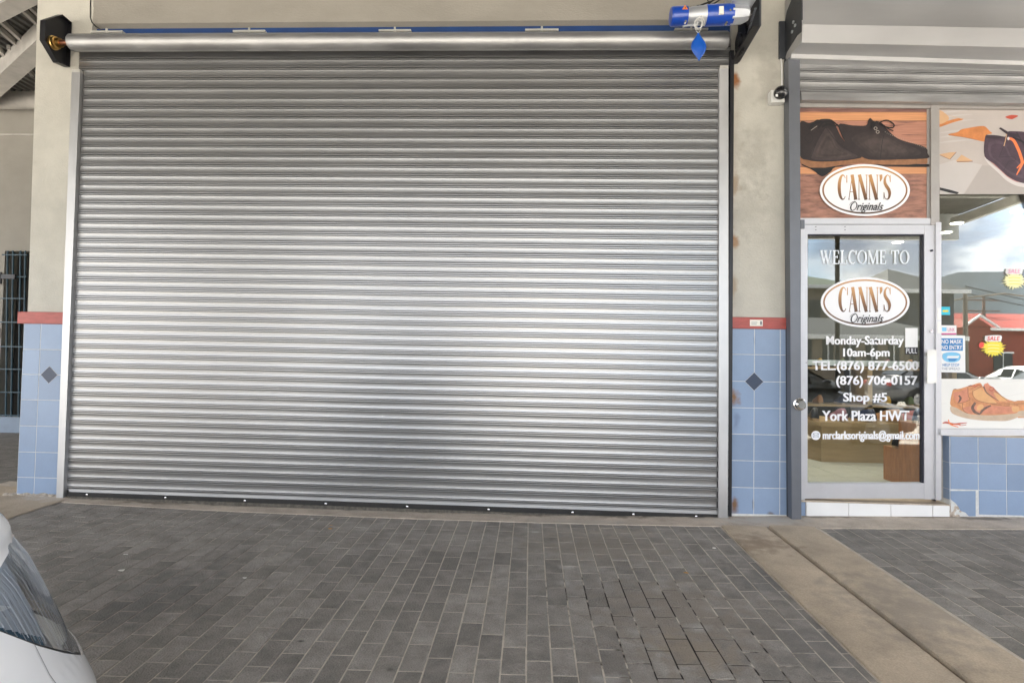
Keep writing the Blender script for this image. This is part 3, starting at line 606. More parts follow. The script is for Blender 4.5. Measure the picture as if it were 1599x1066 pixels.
seg('housing', 1101, 1143, 'blue', [(0, 1.05), (.03, 1.08), (1, 1.08)])
seg('gearbox', 1140, 1168, 'cast', [(0, 1.12), (.1, 1.12), (.7, 1.02), (1, .7)], n=8)
mb = MB(); x0, x1 = mx_(1137), mx_(1172); mb.box(x0, x1, ym-.095, ym+.08, mz(1150)+rr*.62, mz(1150)+rr*.62+.16, 'cast'); mb.box(x0+.015, x1-.03, ym-.0975, ym-.094, mz(1150)+rr*.62+.03, mz(1150)+rr*.62+.06, 'whitep'); part('control_box', mb, None, mt)
mb = MB(); mb.box(mx_(1118), mx_(1125), ym-rr*1.09-.001, ym-rr*.9, mz(1120)-.035, mz(1120)+.02); part('rating_label', mb, 'paper', mt)
mb = MB(); xw = mx_(1066); mb.prism([(xw-.02, ym-rr*1.01, mz(1066)+.008), (xw+.02, ym-rr*1.01, mz(1066)+.008), (xw, ym-rr*.93, mz(1066)+.042)], (0, -.002, 0), 'orange'); mb.prism([(xw-.003, ym-rr*1.01-.003, mz(1066)+.013), (xw+.003, ym-rr*1.01-.003, mz(1066)+.013), (xw+.001, ym-rr*.96-.003, mz(1066)+.03)], (0, -.001, 0), 'black'); part('warning_sign', mb, None, mt)
for px, py in ((1141, 16), (1135, 35), (1172, 23), (1071, 33)):
    p = PY(px, py, ym-rr-.008); mb = MB(); mb.cyl(p, p+Vector((0, .03, 0)), .008, 6); part('screw', mb, 'chrome', mt)
mb = MB(); p = PY(1066, 42, ym-.02); q = PY(1084, 40, ym-.02); mb.tube([p, (p+q)/2+Vector((0, 0, .004)), q], .007, 8); mb.tube([q, q+Vector((.03, 0, .02))], .006); part('release_lever', mb, 'cast', mt, 40)
mb = MB(); c = PY(1090, 38, ym-.07)
for k, (a_, b_) in enumerate(((.028, .03), (.022, .036), (.034, .022), (.018, .028))):
    mb.tube([c+Vector((a_*math.cos(t)+.004*k, -.012*k*math.sin(t), b_*math.sin(t)+.004*k)) for t in [2*math.pi*i/14 for i in range(15)]], .0026, 5)
tp = PY(1090.5, 52, ym-.05); mb.tube([c+Vector((-.03, 0, 0)), c+Vector((-.01, 0, -.05)), tp], .0026, 5); mb.tube([c+Vector((.03, 0, 0)), c+Vector((.012, 0, -.05)), tp], .0026, 5)
cd_ = part('release_cord', mb, 'cord', mt, 60)
mb = MB(); hb = PY(1091.5, 95, ym-.05); hh = tp-hb; rings = []
for i in range(17):
    t = i/16; w = .046*math.sin(math.pi*min(1, max(0, (t-.04)/.92)))**1.15+.006; c0 = tp.lerp(hb, t); rings.append([c0+Vector((w*math.cos(a_), .010*math.sin(a_)*(w/.046+.2), 0)) for a_ in [2*math.pi*k/16 for k in range(16)]])
mb.loft(rings); part('pull_handle', mb, 'bluep', mt, 50)
mb = MB(); pp = [PY(*q, ym+.06) for q in [(1075, 20), (1085, 13), (1098, 7), (1112, 2), (1130, -10), (1150, -30)]]; mb.tube(pp, .006); mb.tube([p+Vector((.02, .015, -.008)) for p in pp], .005); mb.tube([PY(*q, ym+.05) for q in [(1078, 16), (1090, 9), (1100, 12), (1110, 4), (1104, 1)]], .005); part('wiring', mb, 'cable', mt, 60)
# cable down the lintel edge at the left
mb = MB(); mb.tube([PY(*q, YW-.004) for q in [(143, -20), (141, 10), (141, 28), (144, 36), (150, 42), (158, 47), (166, 49)]], .004, 6)
tag(part('cable', mb, 'cable', None, 60), 'thin black cable bending over the corner above the left end of the drum', 'cable')
# ================================================================== SHOE SHOP SHUTTER (rolled up)
XEND = 5.2
ss = thing('roller_shutter', (3.4, -.1, 3.0), 'rolled up shutter in a folded grey metal hood above the shoe shop', 'shutter')
yl = -.10
# hood: lip, under-slope, bright face, steep back slope; ends measured so the box keeps its slight tilt
def HZ(px, py, y): return PY(px, py, y).z
yF = -.27
prof_h = [(yl, 'lip0', (93, 103)), (yl, 'lip1', (86, 96)), (yF, 'face0', (68, 75)), (yF-.012, 'face1', (38.5, 44.5)), (yF+.16, 'back', None)]
x0h = PY(1252, 60, yF).x
rows = []
xsr = [x0h+(XEND-x0h)*i/8 for i in range(9)]
def zline(y, a, b):   # heights measured at photo columns 1260 and 1599
    pa, pb = PY(1260, a, y), PY(1599, b, y); return lambda x: pa.z+(pb.z-pa.z)*(x-pa.x)/(pb.x-pa.x)
fL0, fL1, fF0, fF1 = zline(yl, 92, 102), zline(yl, 85.5, 96), zline(yF, 67, 74.5), zline(yF-.012, 38.5, 44.5)
mb = MB()
for x in xsr:
    rows.append([(x, 0.02, fL0(x)), (x, yl, fL0(x)), (x, yl-.004, fL1(x)), (x, yF, fF0(x)), (x, yF-.012, fF1(x)), (x, yF+.05, fF1(x)+.20), (x, yF+.10, fF1(x)+.30), (x, .02, fF1(x)+.36), (x, .02, fL1(x)+.02)])
mb.loft(rows); part('hood', mb, 'hood', ss)
zt_s = zline(-.02, 95, 105)
n_sl = 3; zb_s = zline(-.02, 142, 147)
x0 = PY(1248, 130, -.02).x; acc = 0
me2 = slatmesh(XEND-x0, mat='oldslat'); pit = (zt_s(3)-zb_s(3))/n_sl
for k in range(n_sl):
    o = inst('slat', me2, ((x0+XEND)/2, -.02, zt_s((x0+XEND)/2)-pit*k), ss, (0, -math.atan((zt_s(4)-zt_s(3))*.6), 0)); o.scale = (1, 1.3, pit/.0745)
mb = MB()
r2_ = []
zc = zline(-.02, 143, 148); zd = zline(-.02, 158, 163)
for x in (x0+.01, XEND): r2_.append([(x, -.015, zc(x)), (x, -.03, zc(x)-.01), (x, -.03, (zc(x)+zd(x))/2), (x, -.036, (zc(x)+zd(x))/2-.004), (x, -.036, zd(x)), (x, .01, zd(x)), (x, .01, zc(x))])
mb.loft(r2_); part('bottom_bar', mb, 'oldslat', ss)
def rail2(pxt, pxb, y0, y1, zt_, mat, zb=-.0):
    tl, tr, bl, br = PY(pxt[0], 95, y0), PY(pxt[1], 95, y0), PY(pxb[0], 805, y0), PY(pxb[1], 805, y0); mb = MB()
    mb.hexa([(bl.x, y0, zb), (br.x, y0, zb), (br.x, y1, zb), (bl.x, y1, zb), (tl.x, y0, zt_), (tr.x, y0, zt_), (tr.x, y1, zt_), (tl.x, y1, zt_)]); return mb
gl = part('guide_rail', rail2((1231.5, 1249), (1236.5, 1251.5), -.085, .0, PY(1240, 90, -.085).z, 'greyrail'), 'greyrail', ss)
part('wall_angle', rail2((1226, 1231), (1230, 1236), -.02, .0, PY(1230, 92, -.02).z, 'greydark'), 'greydark', ss)
kb = PY(1249.5, 631, -.1); mb = MB(); mb.cyl((kb.x, -.084, kb.z), (kb.x, -.13, kb.z), .042, 28, prof=[(0, .046), (.3, .046), (.35, .040), (.8, .038), (1, .028)]); part('lock_knob', mb, 'chrome', gl, 40)
pts = [PX(*q, 2.0) for q in [(1228, 90), (1231, 84), (1250, 58), (1258, 51), (1259, 0), (1243, -2), (1232, 20), (1227, 35)]]
yy = [0.0, -.03, -.20, -.27, -.27, -.12, -.03, .0]; zz = [HZ(1228, 90, 0), HZ(1233, 82, -.03), HZ(1248, 56, -.2), HZ(1256, 50, -.27), HZ(1257, -2, -.27), HZ(1243, -2, -.12), HZ(1232, 18, -.03), HZ(1228, 35, 0)]
xs_ = PY(1254, 30, -.27).x-.012
mb = MB(); mb.prism([(xs_, y, z) for y, z in zip(yy, zz)], (.010, 0, 0), 'greydark')
for (y, z) in ((-.15, HZ(1238, 35, -.15)), (-.13, HZ(1240, 50, -.13)), (-.18, HZ(1245, 40, -.18))): mb.cyl((xs_-.008, y, z), (xs_, y, z), .012, 8, 'cast')
part('end_plate', mb, None, ss, label='dark end plate of the hood')
mb = MB(); mb.box(PY(1217, 60, -.004).x, PY(1227, 60, -.004).x, -.006, .012, HZ(1222, 92, 0), HZ(1222, 34, 0)); part('wall_flange', mb, 'greydark', ss)
# ------------------------------------------------------------------ CCTV camera
cc = PY(1216, 150, 0)
sc = thing('security_camera', (cc.x, 0, cc.z), 'small white security camera with a black round eye high on the pillar', 'camera')
mb = MB(); a_, b_ = PY(1205, 159, -.06), PY(1226, 140, -.06); mb.box(a_.x, b_.x, -.06, YW, a_.z, b_.z, ch=.008); part('mount_box', mb, 'whitep', sc)
c = PY(1219, 145, -.09); mb = MB(); mb.ball(c, .049, 24); part('camera_eye', mb, 'blackp', sc, 60)
mb = MB(); mb.ball(c+Vector((.01, -.036, .006)), (.018, .014, .018), 14); part('lens', mb, 'winglass', sc, 60)
mb = MB(); q = PY(1213.5, 148, -.145); mb.box(q.x-.008, q.x+.008, q.y+.005, q.y+.008, q.z-.012, q.z+.006); part('white_label', mb, 'whitep', sc)
mb = MB(); mb.tube([PY(*q, .004) for q in [(1221, 138), (1221, 120), (1220.5, 100), (1219, 90)]], .006, 6); part('cable_duct', mb, 'whitep', sc)
# ================================================================== SHOPFRONT FRAME
YG = .055   # glazing plane
sf = thing('shopfront_frame', (3.4, YG, .15), 'pale aluminium frame holding the glass of the shoe shop', 'window frame')
def fbox(pxa, pxb, pya, pyb, y0, y1):
    """aluminium member between photo columns/rows measured on its front face y0"""
    pm = (pya+pyb)/2; tl, tr, bl, br = PY(pxa, pya, y0), PY(pxb, pya, y0), PY(pxa, pyb, y0), PY(pxb, pyb, y0); mb = MB()
    mb.hexa([(bl.x, y0, bl.z), (br.x, y0, br.z), (br.x, y1, br.z), (bl.x, y1, bl.z), (tl.x, y0, tl.z), (tr.x, y0, tr.z), (tr.x, y1, tr.z), (tl.x, y1, tl.z)]); return mb
def fpart(name, q, y0, y1, mat, parent, label=None): return part(name, fbox(*q, y0, y1), mat, parent, label=label)
mb = MB(); hA, hB = zline(.02, 158, 163.5), zline(.02, 167.5, 170)
mb.loft([[(x, .02, hB(x)), (x, .10, hB(x)), (x, .10, hA(x)+.3), (x, .02, hA(x)+.3)] for x in (x0-.02, XEND)]); part('header', mb, 'beigeframe', sf)
fpart('mullion', (1454, 1467, 160, 351), .017, .12, 'beigeframe', sf)
mb = fbox(1447.5, 1454, 168, 341, .035, .12); part('poster_bead', mb, 'beigeframe', sf)
fpart('mullion', (1461.5, 1470, 347, 780), .015, .12, 'alu', sf)
fpart('transom', (1250, 1461, 341, 350), .0225, .12, 'alu', sf)
fpart('jamb', (1250.5, 1257, 350, 786), .015, .10, 'alu', sf)
mb = MB(); sA, sB = zline(.0, 669, 670), zline(.0, 679, 680); xw0 = PY(1469, 674, 0).x; mb.loft([[(x, .0, sB(x)), (x, .12, sB(x)), (x, .12, sA(x)), (x, .0, sA(x))] for x in (xw0, XEND)]); part('sill', mb, 'alu', sf)
for q in ((1465, 372, 'a'), ): pass
for py in (489, 510): mb = fbox(1464, 1469, py-8, py+10, .012, .019); part('latch_plate', mb, 'steelw', sf)
mb = fbox(1449, 1455, 342, 356, .0, .02); 
mb2 = fbox(1250.5, 1256.5, 343, 357, .004, .014); part('hinge', mb2, 'greyrail', sf)
# window glass + right hand frame beyond the picture
gl_ = MB(); a_, b_ = PY(1467, 592, YG), PY(1467, 303, YG); gl_.box(PY(1468, 450, YG).x, XEND, YG, YG+.006, PY(1500, 676, YG).z, PY(1500, 165, YG).z); part('pane', gl_, 'glass', sf)
mb = MB(); mb.box(XEND, XEND+.08, .0, .12, PY(1500, 678, 0).z, PY(1500, 150, 0).z); part('mullion', mb, 'alu', sf)
# ------------------------------------------------------------------ door
dr = thing('glass_door', (PY(1255, 560, .02).x, .03, .15), 'white framed glass shop door lettered with opening hours and phone numbers', 'door')
D0, D1 = .028, .075
fpart('stile', (1257, 1261, 351, 778), D0, D1, 'alu', dr); fpart('stile', (1443.5, 1460, 351, 779), D0, D1, 'alu', dr)
fpart('top_rail', (1257.5, 1443.5, 351, 365.5), D0+.002, D1, 'alu', dr); fpart('bottom_rail', (1258, 1443.5, 754, 778), D0+.002, D1, 'alu', dr)
fpart('gap_seal', (1460, 1461.8, 351, 782), .04, .08, 'aludark', dr); fpart('gap_seal', (1257, 1461, 348.8, 351), .04, .08, 'aludark', dr)
fpart('glazing_bead', (1440.5, 1443.5, 366, 754), .036, .07, 'aludark', dr); fpart('glazing_bead', (1261, 1441, 365.5, 367.5), .036, .07, 'aludark', dr)
YD = .052
mb = MB(); a_, b_ = PY(1261, 753, YD), PY(1442, 366, YD); mb.box(a_.x, b_.x, YD, YD+.006, a_.z, b_.z); part('pane', mb, 'glass', dr)
fpart('pull_handle', (1448, 1462.5, 546, 598), -.025, -.019, 'steelw', dr)
mb = MB(); c = PY(1456, 572, -.02); mb.box(c.x-.02, c.x+.0, -.02, D0, c.z-.1, c.z-.08); mb.box(c.x-.02, c.x, -.02, D0, c.z+.08, c.z+.1); part('handle_post', mb, 'steelw', dr)
for px, py, r in ((1453.2, 517, .012), (1454, 391.5, .008)):
    c = PY(px, py, D0); mb = MB(); mb.cyl(c, c+Vector((0, -.012, 0)), r, 16); part('lock', mb, 'chrome' if py > 400 else 'aludark', dr, 40)
for px, py in ((1274, 354), (1274, 359), (1319.5, 354), (1319.5, 359), (1258.8, 566)):
    c = PY(px, py, D0); mb = MB(); mb.cyl(c+Vector((0, .004, 0)), c+Vector((0, -.002, 0)), .0035, 6); part('rivet', mb, 'aludark', dr)
mb = MB(); a_, b_ = PY(1262, 570, .12), PY(1442, 564.5, .12); mb.box(a_.x, b_.x, .12, .15, a_.z, b_.z); part('push_bar', mb, 'whitep', dr)
# --- lettering on the glass
flat('vinyl_white', (.82, .82, .84)); flat('vinyl_frost', (.74, .79, .84)); flat('vinyl_black', (.02, .02, .025)); flat('sign_blue', (.02, .20, .50)); flat('sign_lightblue', (.18, .50, .75)); flat('sign_yellow', (.80, .66, .04)); flat('sign_paleyellow', (.80, .76, .40)); flat('sign_red', (.72, .05, .03)); flat('sign_pink', (.75, .30, .45)); flat('sign_cyan', (.02, .50, .66)); flat('sign_white', (.80, .80, .79)); flat('sign_magenta', (.5, .04, .22)); flat('sign_grey', (.30, .34, .40))
# gold print that runs from tan down to dark brown (ink gradient along its height)
def goldmat(name, ztop, zbot):
    m, t, b = nodes(name); N = t.nodes.new; L = t.links.new; g = N('ShaderNodeNewGeometry'); sp_ = N('ShaderNodeSeparateXYZ'); L(g.outputs['Position'], sp_.inputs[0])
    mr = N('ShaderNodeMapRange'); mr.inputs[1].default_value = zbot; mr.inputs[2].default_value = ztop; L(sp_.outputs[2], mr.inputs[0])
    cr = N('ShaderNodeValToRGB'); cr.color_ramp.elements[0].color = (.05, .025, .015, 1); cr.color_ramp.elements[1].color = (.55, .30, .12, 1); cr.color_ramp.elements[1].position = .95; e = cr.color_ramp.elements.new(.5); e.color = (.27, .125, .045, 1)
    L(mr.outputs[0], cr.inputs[0]); L(cr.outputs[0], b.inputs['Base Color']); b.inputs['Roughness'].default_value = .4; MT[name] = m; return name
def ell(cx, cy, rx, ry, a0, a1, n): return [(cx+rx*math.cos(math.radians(a0+(a1-a0)*i/n)), cy+ry*math.sin(math.radians(a0+(a1-a0)*i/n))) for i in range(n+1)]
def glyph(ch, w, th=.30, tn=.045, sf=.10):
    """high-contrast serif capital, height 1, as ribbons (points, width)"""
    L_ = []; H = lambda x, y0, y1, t: L_.append(([(x, y0), (x, y1)], t)); B = lambda x0, x1, y, t=tn: L_.append(([(x0, y), (x1, y)], t))
    D = lambda x0, y0, x1, y1, t: L_.append(([(x0, y0), (x1, y1)], t))
    if ch in 'CG':
        p = ell(w*.52, .5, w*.44-th*.2, .48, 48, 312, 24); n = len(p); L_.append((p, [tn+(th-tn)*max(0, math.sin(math.pi*i/(n-1)))**1.7 for i in range(n)])); H(w*.92, .68, .98, tn*1.5)
    elif ch == 'O':
        p = ell(w*.5, .5, w*.5-th*.5, .48, 0, 360, 36); L_.append((p, [tn+(th-tn)*abs(math.cos(math.radians(10*i)))**1.7 for i in range(37)]))
    elif ch == 'A':
        D(w*.08, 0, w*.46, 1, tn*1.2); D(w*.44, 1, w*.84, 0, th); B(w*.2, w*.7, .32); B(0, w*.22, .02); B(w*.6, w*1.0, .02)
    elif ch == 'N':
        H(w*.12, 0, 1, tn*1.2); D(w*.16, 1, w*.82, 0, th); H(w*.88, 0, 1, tn*1.2); B(0, w*.26, .98); B(0, w*.24, .02); B(w*.76, w, .98)
    elif ch == 'S':
        p = [(w*.86, .74), (w*.78, .92), (w*.5, .98), (w*.24, .86), (w*.22, .68), (w*.42, .54), (w*.66, .42), (w*.80, .26), (w*.70, .08), (w*.44, .02), (w*.20, .10), (w*.12, .28)]
        L_.append((p, [tn, tn, tn*1.5, th*.6, th*.85, th, th, th*.9, th*.55, tn*1.5, tn, tn])); H(w*.88, .70, .98, tn); H(w*.10, .03, .30, tn)
    elif ch == "'": L_.append(([(w*.5, 1), (w*.55, .86), (w*.3, .72)], [th*.9, th*.8, .02]))
    elif ch == 'W': D(w*.08, 1, w*.32, 0, th); D(w*.32, 0, w*.5, 1, tn); D(w*.42, 1, w*.66, 0, th); D(w*.66, 0, w*.9, 1, tn); B(0, w*.22, .98); B(w*.32, w*.58, .98); B(w*.8, w, .98)
    elif ch == 'E': H(w*.25, 0, 1, th); B(w*.02, w*.86, .98); B(w*.02, w*.9, .02); B(w*.25, w*.66, .52); H(w*.85, .74, .98, tn); H(w*.9, .02, .28, tn); H(w*.66, .42, .62, tn)
    elif ch == 'L': H(w*.25, 0, 1, th); B(0, w*.5, .98); B(0, w*.9, .02); H(w*.9, .02, .3, tn)
    elif ch == 'M': H(w*.12, 0, 1, tn); D(w*.14, 1, w*.5, 0, th); D(w*.5, 0, w*.82, 1, tn); H(w*.86, 0, 1, th); B(0, w*.26, .02); B(w*.72, w, .02); B(0, w*.2, .98); B(w*.8, w, .98)
    elif ch == 'T': H(w*.5, 0, 1, th); B(w*.04, w*.96, .98); B(w*.3, w*.7, .02); H(w*.05, .74, .98, tn); H(w*.95, .74, .98, tn)
    return L_
def serif(pr, word, px0, py0, px1, py1, mat, widths, th=.30, tn=.045, gap=.06):
    tot = sum(widths)+gap*(len(word)-1); x = 0; sx = (px1-px0)/tot; h = py1-py0
    for ch, w in zip(word, widths):
        if ch != ' ':
            for pts_, ww in glyph(ch, w, th, tn):
                P_ = [(px0+(x+a)*sx, py1-b*h) for a, b in pts_]
                pr.line(P_, [q*sx for q in ww] if hasattr(ww, '__len__') else ww*sx, mat)
        x += w+gap
def script_O(pr, x, y, s, mat):
    pr.line([(x+.55*s, y-1.0*s), (x+.15*s, y-.75*s), (x, y-.3*s), (x+.18*s, y), (x+.55*s, y-.2*s), (x+.72*s, y-.65*s), (x+.5*s, y-1.02*s), (x+.1*s, y-.9*s), (x-.15*s, y-.6*s)], [s*.05, s*.12, s*.16, s*.1, s*.08, s*.12, s*.08, s*.05, s*.03], mat)
def logo(cx_, cy_, rx, ry, y, parent, tagname):
    white = Print(y, pxconv()); white.disc((cx_, cy_), rx, ry, 'vinyl_white'); lg = white
    gm = goldmat('gold_ink_'+tagname, PY(cx_, cy_-ry, y).z, PY(cx_, cy_+ry, y).z); gm2 = goldmat('gold_letters_'+tagname, PY(cx_, cy_-21*rx/70, y).z, PY(cx_, cy_+18*rx/70, y).z)
    lg.ring((cx_, cy_), rx*.945, ry*.92, 2.6*rx/70, gm); k = rx/70
    serif(lg, "CANN'S", cx_-42*k, cy_-24*k, cx_+41*k, cy_+15*k, gm2, (.60, .56, .62, .62, .22, .50), th=.20, tn=.036, gap=.03)
    script_O(lg, cx_-22*k, cy_+31.5*k, 13.5*k, 'vinyl_black')
    o = lg.done('logo', parent, "oval CANN'S Originals sign")
    base = o
    t_ = text('riginals', cx_-13*k, cy_+19*k, cx_+29*k, cy_+35*k, y-.012, 'vinyl_black', parent, 'logo_script', shear=.42, bold=.012)
    return o
YV = YD-.0006
pr_ = Print(YV, pxconv()); serif(pr_, 'WELCOME TO', 1281, 391, 1420, 412, 'vinyl_frost', (1.05, .66, .66, .78, .88, 1.0, .66, .30, .74, .88), th=.17, tn=.085, gap=.06); pr_.done('welcome_lettering', dr)
logo(1351, 472, 69.5, 39, YV, dr, 'door')
B_ = .02
text('Monday-Saturday', 1290.5, 524.5, 1411, 542, YV, 'vinyl_white', dr, bold=.012, heavy=.0022)
text('10am-6pm', 1317, 543.5, 1389, 560.5, YV, 'vinyl_white', dr, bold=.012, heavy=.0022)
text('TEL:(876) 877-6500', 1269, 563.5, 1434, 582, YV, 'vinyl_white', dr, bold=.012, heavy=.0022)
text('(876) 706-0157', 1306, 586.5, 1432.5, 605, YV, 'vinyl_white', dr, bold=.012, heavy=.0022)
text('Shop #5', 1317, 613, 1385, 631, YV, 'vinyl_white', dr, bold=.012, heavy=.0022)
text('York Plaza HWT', 1284, 641, 1419.5, 657, YV, 'vinyl_white', dr, bold=.012, heavy=.0022)
text('mrclarksoriginals@gmail.com', 1285, 672, 1435.5, 689.5, YV, 'vinyl_white', dr, bold=.012, heavy=.0022)
pr_ = Print(YV, pxconv()); pr_.disc((1274, 679.5), 7.2, 7.2, 'vinyl_white', 32); pr_.poly([(1269.5, 676), (1278.5, 676), (1278.5, 683), (1269.5, 683)], 'sign_grey', False); pr_.poly([(1270.2, 676.7), (1277.8, 676.7), (1277.8, 682.3), (1270.2, 682.3)], 'vinyl_white', False); pr_.line([(1270, 676.6), (1274, 680), (1278, 676.6)], .8, 'sign_grey'); pr_.line([(1270, 682.4), (1272.8, 679.4)], .7, 'sign_grey'); pr_.line([(1278, 682.4), (1275.2, 679.4)], .7, 'sign_grey'); pr_.done('envelope_mark', dr)
pr_ = Print(YV, pxconv()); pr_.poly([(1413.5, 512), (1433, 512), (1433, 542), (1413.5, 542)], 'sign_white', False); pr_.poly([(1413.5, 542.3), (1433.5, 542.3), (1433.5, 553.5), (1413.5, 553.5)], 'vinyl_black', False); pr_.done('card', dr)
text('PULL', 1415, 543.5, 1432, 551.5, YV-.003, 'vinyl_white', dr)
# ================================================================== POSTERS (flat print)
flat('plank_pink', (.42, .195, .13), .5, .22, 7, (.6, 1, 14)); flat('plank_orange', (.60, .28, .13), .5, .18, 7, (.5, 1, 12)); flat('plank_dark', (.20, .10, .085), .5, .4, 9, (.8, 1, 8)); flat('plank_rough', (.31, .15, .105), .5, .55, 8, (1, 1, 4))
flat('suede_black', (.022, .014, .014), .55, .35, 14); flat('suede_grey', (.045, .03, .03), .55, .3, 14); flat('crepe', (.28, .13, .06), .6, .25, 25); flat('print_black', (.006, .006, .007)); flat('print_seam', (.12, .06, .045)); flat('eyelet', (.4, .35, .3))
flat('p_pale', (.46, .41, .38), .5, .05); flat('p_pale2', (.50, .465, .445), .5, .03); flat('p_grey', (.40, .36, .335), .5, .04); flat('p_orange', (.55, .20, .06), .5, .3, 9); flat('p_tan', (.58, .36, .2), .5, .1); flat('p_brown', (.13, .05, .035)); flat('p_purple', (.055, .03, .045), .5, .25, 12); flat('p_purple2', (.03, .018, .026)); flat('p_whitesole', (.60, .56, .54)); flat('p_pink', (.5, .22, .2)); flat('p_lace', (.80, .20, .06))
flat('q_white', (.78, .76, .71), .5, .02); flat('q_tan', (.62, .27, .11), .5, .22, 16); flat('q_tan2', (.68, .36, .15), .5, .12, 12); flat('q_pinktan', (.60, .23, .13), .5, .2, 18); flat('q_dark', (.16, .09, .065), .5, .4, 30); flat('q_sole', (.55, .41, .29), .5, .15, 12); flat('q_red', (.45, .07, .04)); flat('q_line', (.22, .09, .045)); flat('q_paleline', (.6, .58, .54))
YP = .040
p1 = thing('poster', tuple(PY(1350, 255, YP)), 'wood plank poster with black suede shoes and an oval logo over the shop door', 'poster')
pr_ = Print(YP, pxconv(1200, 150, 3.947)); bx = (193, 982)
def band(a, b_, mat): pr_.poly([(bx[0], a), (bx[1], a), (bx[1], b_), (bx[0], b_)], mat, False)
for a, b_, m_ in ((62, 100, 'plank_dark'), (98, 154, 'plank_orange'), (154, 300, 'plank_pink'), (300, 437, 'plank_pink'), (437, 482, 'plank_orange'), (480, 752, 'plank_rough')): band(a, b_, m_)
for a in (99, 152, 300, 436, 481): band(a, a+2.5, 'print_seam')
rg = random.Random(5)
for k in range(46):
    y_ = rg.choice([rg.uniform(485, 745), rg.uniform(485, 745), rg.uniform(160, 430), rg.uniform(64, 98)]); x_ = rg.uniform(200, 880); l_ = rg.uniform(30, 150); pr_.line([(x_, y_), (x_+l_/2, y_+rg.uniform(-5, 5)), (min(x_+l_, 978), y_)], [1, rg.uniform(3, 9), 1], rg.choice(['plank_dark', 'plank_dark', 'plank_rough', 'plank_pink']))
pr_.k += 1
pr_.poly([(205, 425), (270, 455), (330, 495), (380, 470), (470, 430), (980, 437), (980, 420), (460, 425), (300, 435), (230, 415)], 'print_black')
pr_.poly([(193, 366), (240, 395), (330, 405), (450, 402), (572, 375), (576, 412), (460, 424), (350, 442), (255, 442), (193, 412)], 'crepe', False)
pr_.poly([(572, 372), (640, 395), (800, 391), (980, 380), (980, 414), (860, 424), (700, 424), (576, 414)], 'crepe', False)
pr_.poly([(430, 180), (520, 182), (600, 182), (615, 150), (628, 136), (650, 155), (700, 175), (740, 215), (790, 258), (850, 282), (940, 305), (976, 325), (980, 352), (980, 384), (800, 392), (640, 394), (572, 374), (500, 330)], 'suede_black')
pr_.poly([(193, 168), (250, 166), (300, 152), (330, 142), (390, 146), (415, 185), (460, 270), (540, 345), (574, 376), (540, 388), (450, 400), (330, 405), (245, 396), (193, 362)], 'suede_black')
def tones(pts, c, mats, steps=3, shrink=.16):
    for s_ in range(1, steps+1): pr_.poly([(c[0]+(x-c[0])*(1-shrink*s_), c[1]+(y-c[1])*(1-shrink*s_)) for x, y in pts], mats[min(s_-1, len(mats)-1)])
flat('suede_1', (.030, .020, .019), .55, .45, 16); flat('suede_2', (.040, .027, .025), .55, .45, 16); flat('suede_3', (.052, .036, .033), .55, .45, 16)
tones([(600, 200), (740, 225), (850, 290), (960, 330), (970, 370), (800, 388), (640, 388), (560, 340), (470, 250)], (720, 320), ('suede_1', 'suede_2', 'suede_3'))
pr_.poly([(350, 200), (395, 230), (430, 300), (500, 345), (550, 375), (450, 392), (330, 396), (262, 380), (290, 300)], 'suede_grey')
pr_.line([(350, 195), (300, 280), (262, 375)], 3, 'print_black'); pr_.line([(355, 195), (420, 280), (520, 350)], 3, 'print_black'); pr_.line([(700, 300), (712, 240), (745, 215)], 3, 'print_black'); pr_.line([(690, 385), (698, 300)], 3, 'print_black')
tones([(350, 215), (395, 240), (430, 310), (500, 350), (540, 375), (450, 388), (330, 390), (270, 376), (300, 300)], (380, 330), ('suede_3', 'suede_2', 'suede_3'))
for q in ([(222, 262), (250, 232), (275, 262), (250, 290), (222, 262)],): pr_.line(q, 3, 'print_black')
for k in range(24): t = k/23; pr_.disc((720+255*t, 222+104*t**.8-8*math.sin(t*3), ), 2.2, 1.8, 'eyelet', 6)
for q in (([(340, 165), (300, 150), (262, 185), (255, 205)], 8), ([(340, 160), (390, 155), (425, 180), (440, 198)], 8), ([(335, 160), (280, 175), (262, 215)], 7), ([(350, 165), (400, 185), (430, 175)], 7), ([(330, 190), (365, 175)], 12), ([(305, 200), (340, 160)], 6), ([(680, 165), (730, 150), (772, 175), (765, 195), (720, 190), (690, 172)], 8), ([(680, 160), (640, 165), (635, 200)], 8), ([(670, 155), (650, 180), (660, 200)], 9), ([(690, 165), (735, 200), (770, 215)], 7)): pr_.line(q[0], q[1], 'print_black')
for c in ((660, 200), (673, 222)): pr_.ring(c, 11, 10, 3, 'eyelet', 16)
pr_.line([(262, 212), (300, 185)], 3, 'eyelet')
pr_.done('print', p1); logo(1350.5, 297, 70.5, 40.5, YP-.012, p1, 'poster')
mb = MB(); a_, b_ = PY(1249, 341, YP+.004), PY(1448.5, 166, YP+.004); mb.box(a_.x, b_.x, YP+.0005, YP+.006, a_.z, b_.z); part('backing_board', mb, 'sign_white', p1)
YQ = YG-.006
p2 = thing('poster', tuple(PY(1530, 235, YQ)), 'pale poster with a dark purple shoe and orange lace in the upper right window', 'poster')
pr_ = Print(YQ, pxconv(1455, 160, 7.104))
E_ = 1900
pr_.poly([(75, 55), (E_, 55), (E_, 1018), (88, 1018)], 'p_pale', False)
pr_.poly([(85, 690), (250, 640), (560, 690), (350, 1018), (88, 1018)], 'p_pale2', False); pr_.poly([(560, 700), (E_, 700), (E_, 1018), (360, 1018)], 'p_grey', False)
for k, v in enumerate((100, 150, 210, 320, 370, 430)): pr_.line([(80, v+20), (240, v), (420+30*(k % 3), v-18)], [4, 22, 3], 'p_pale2')
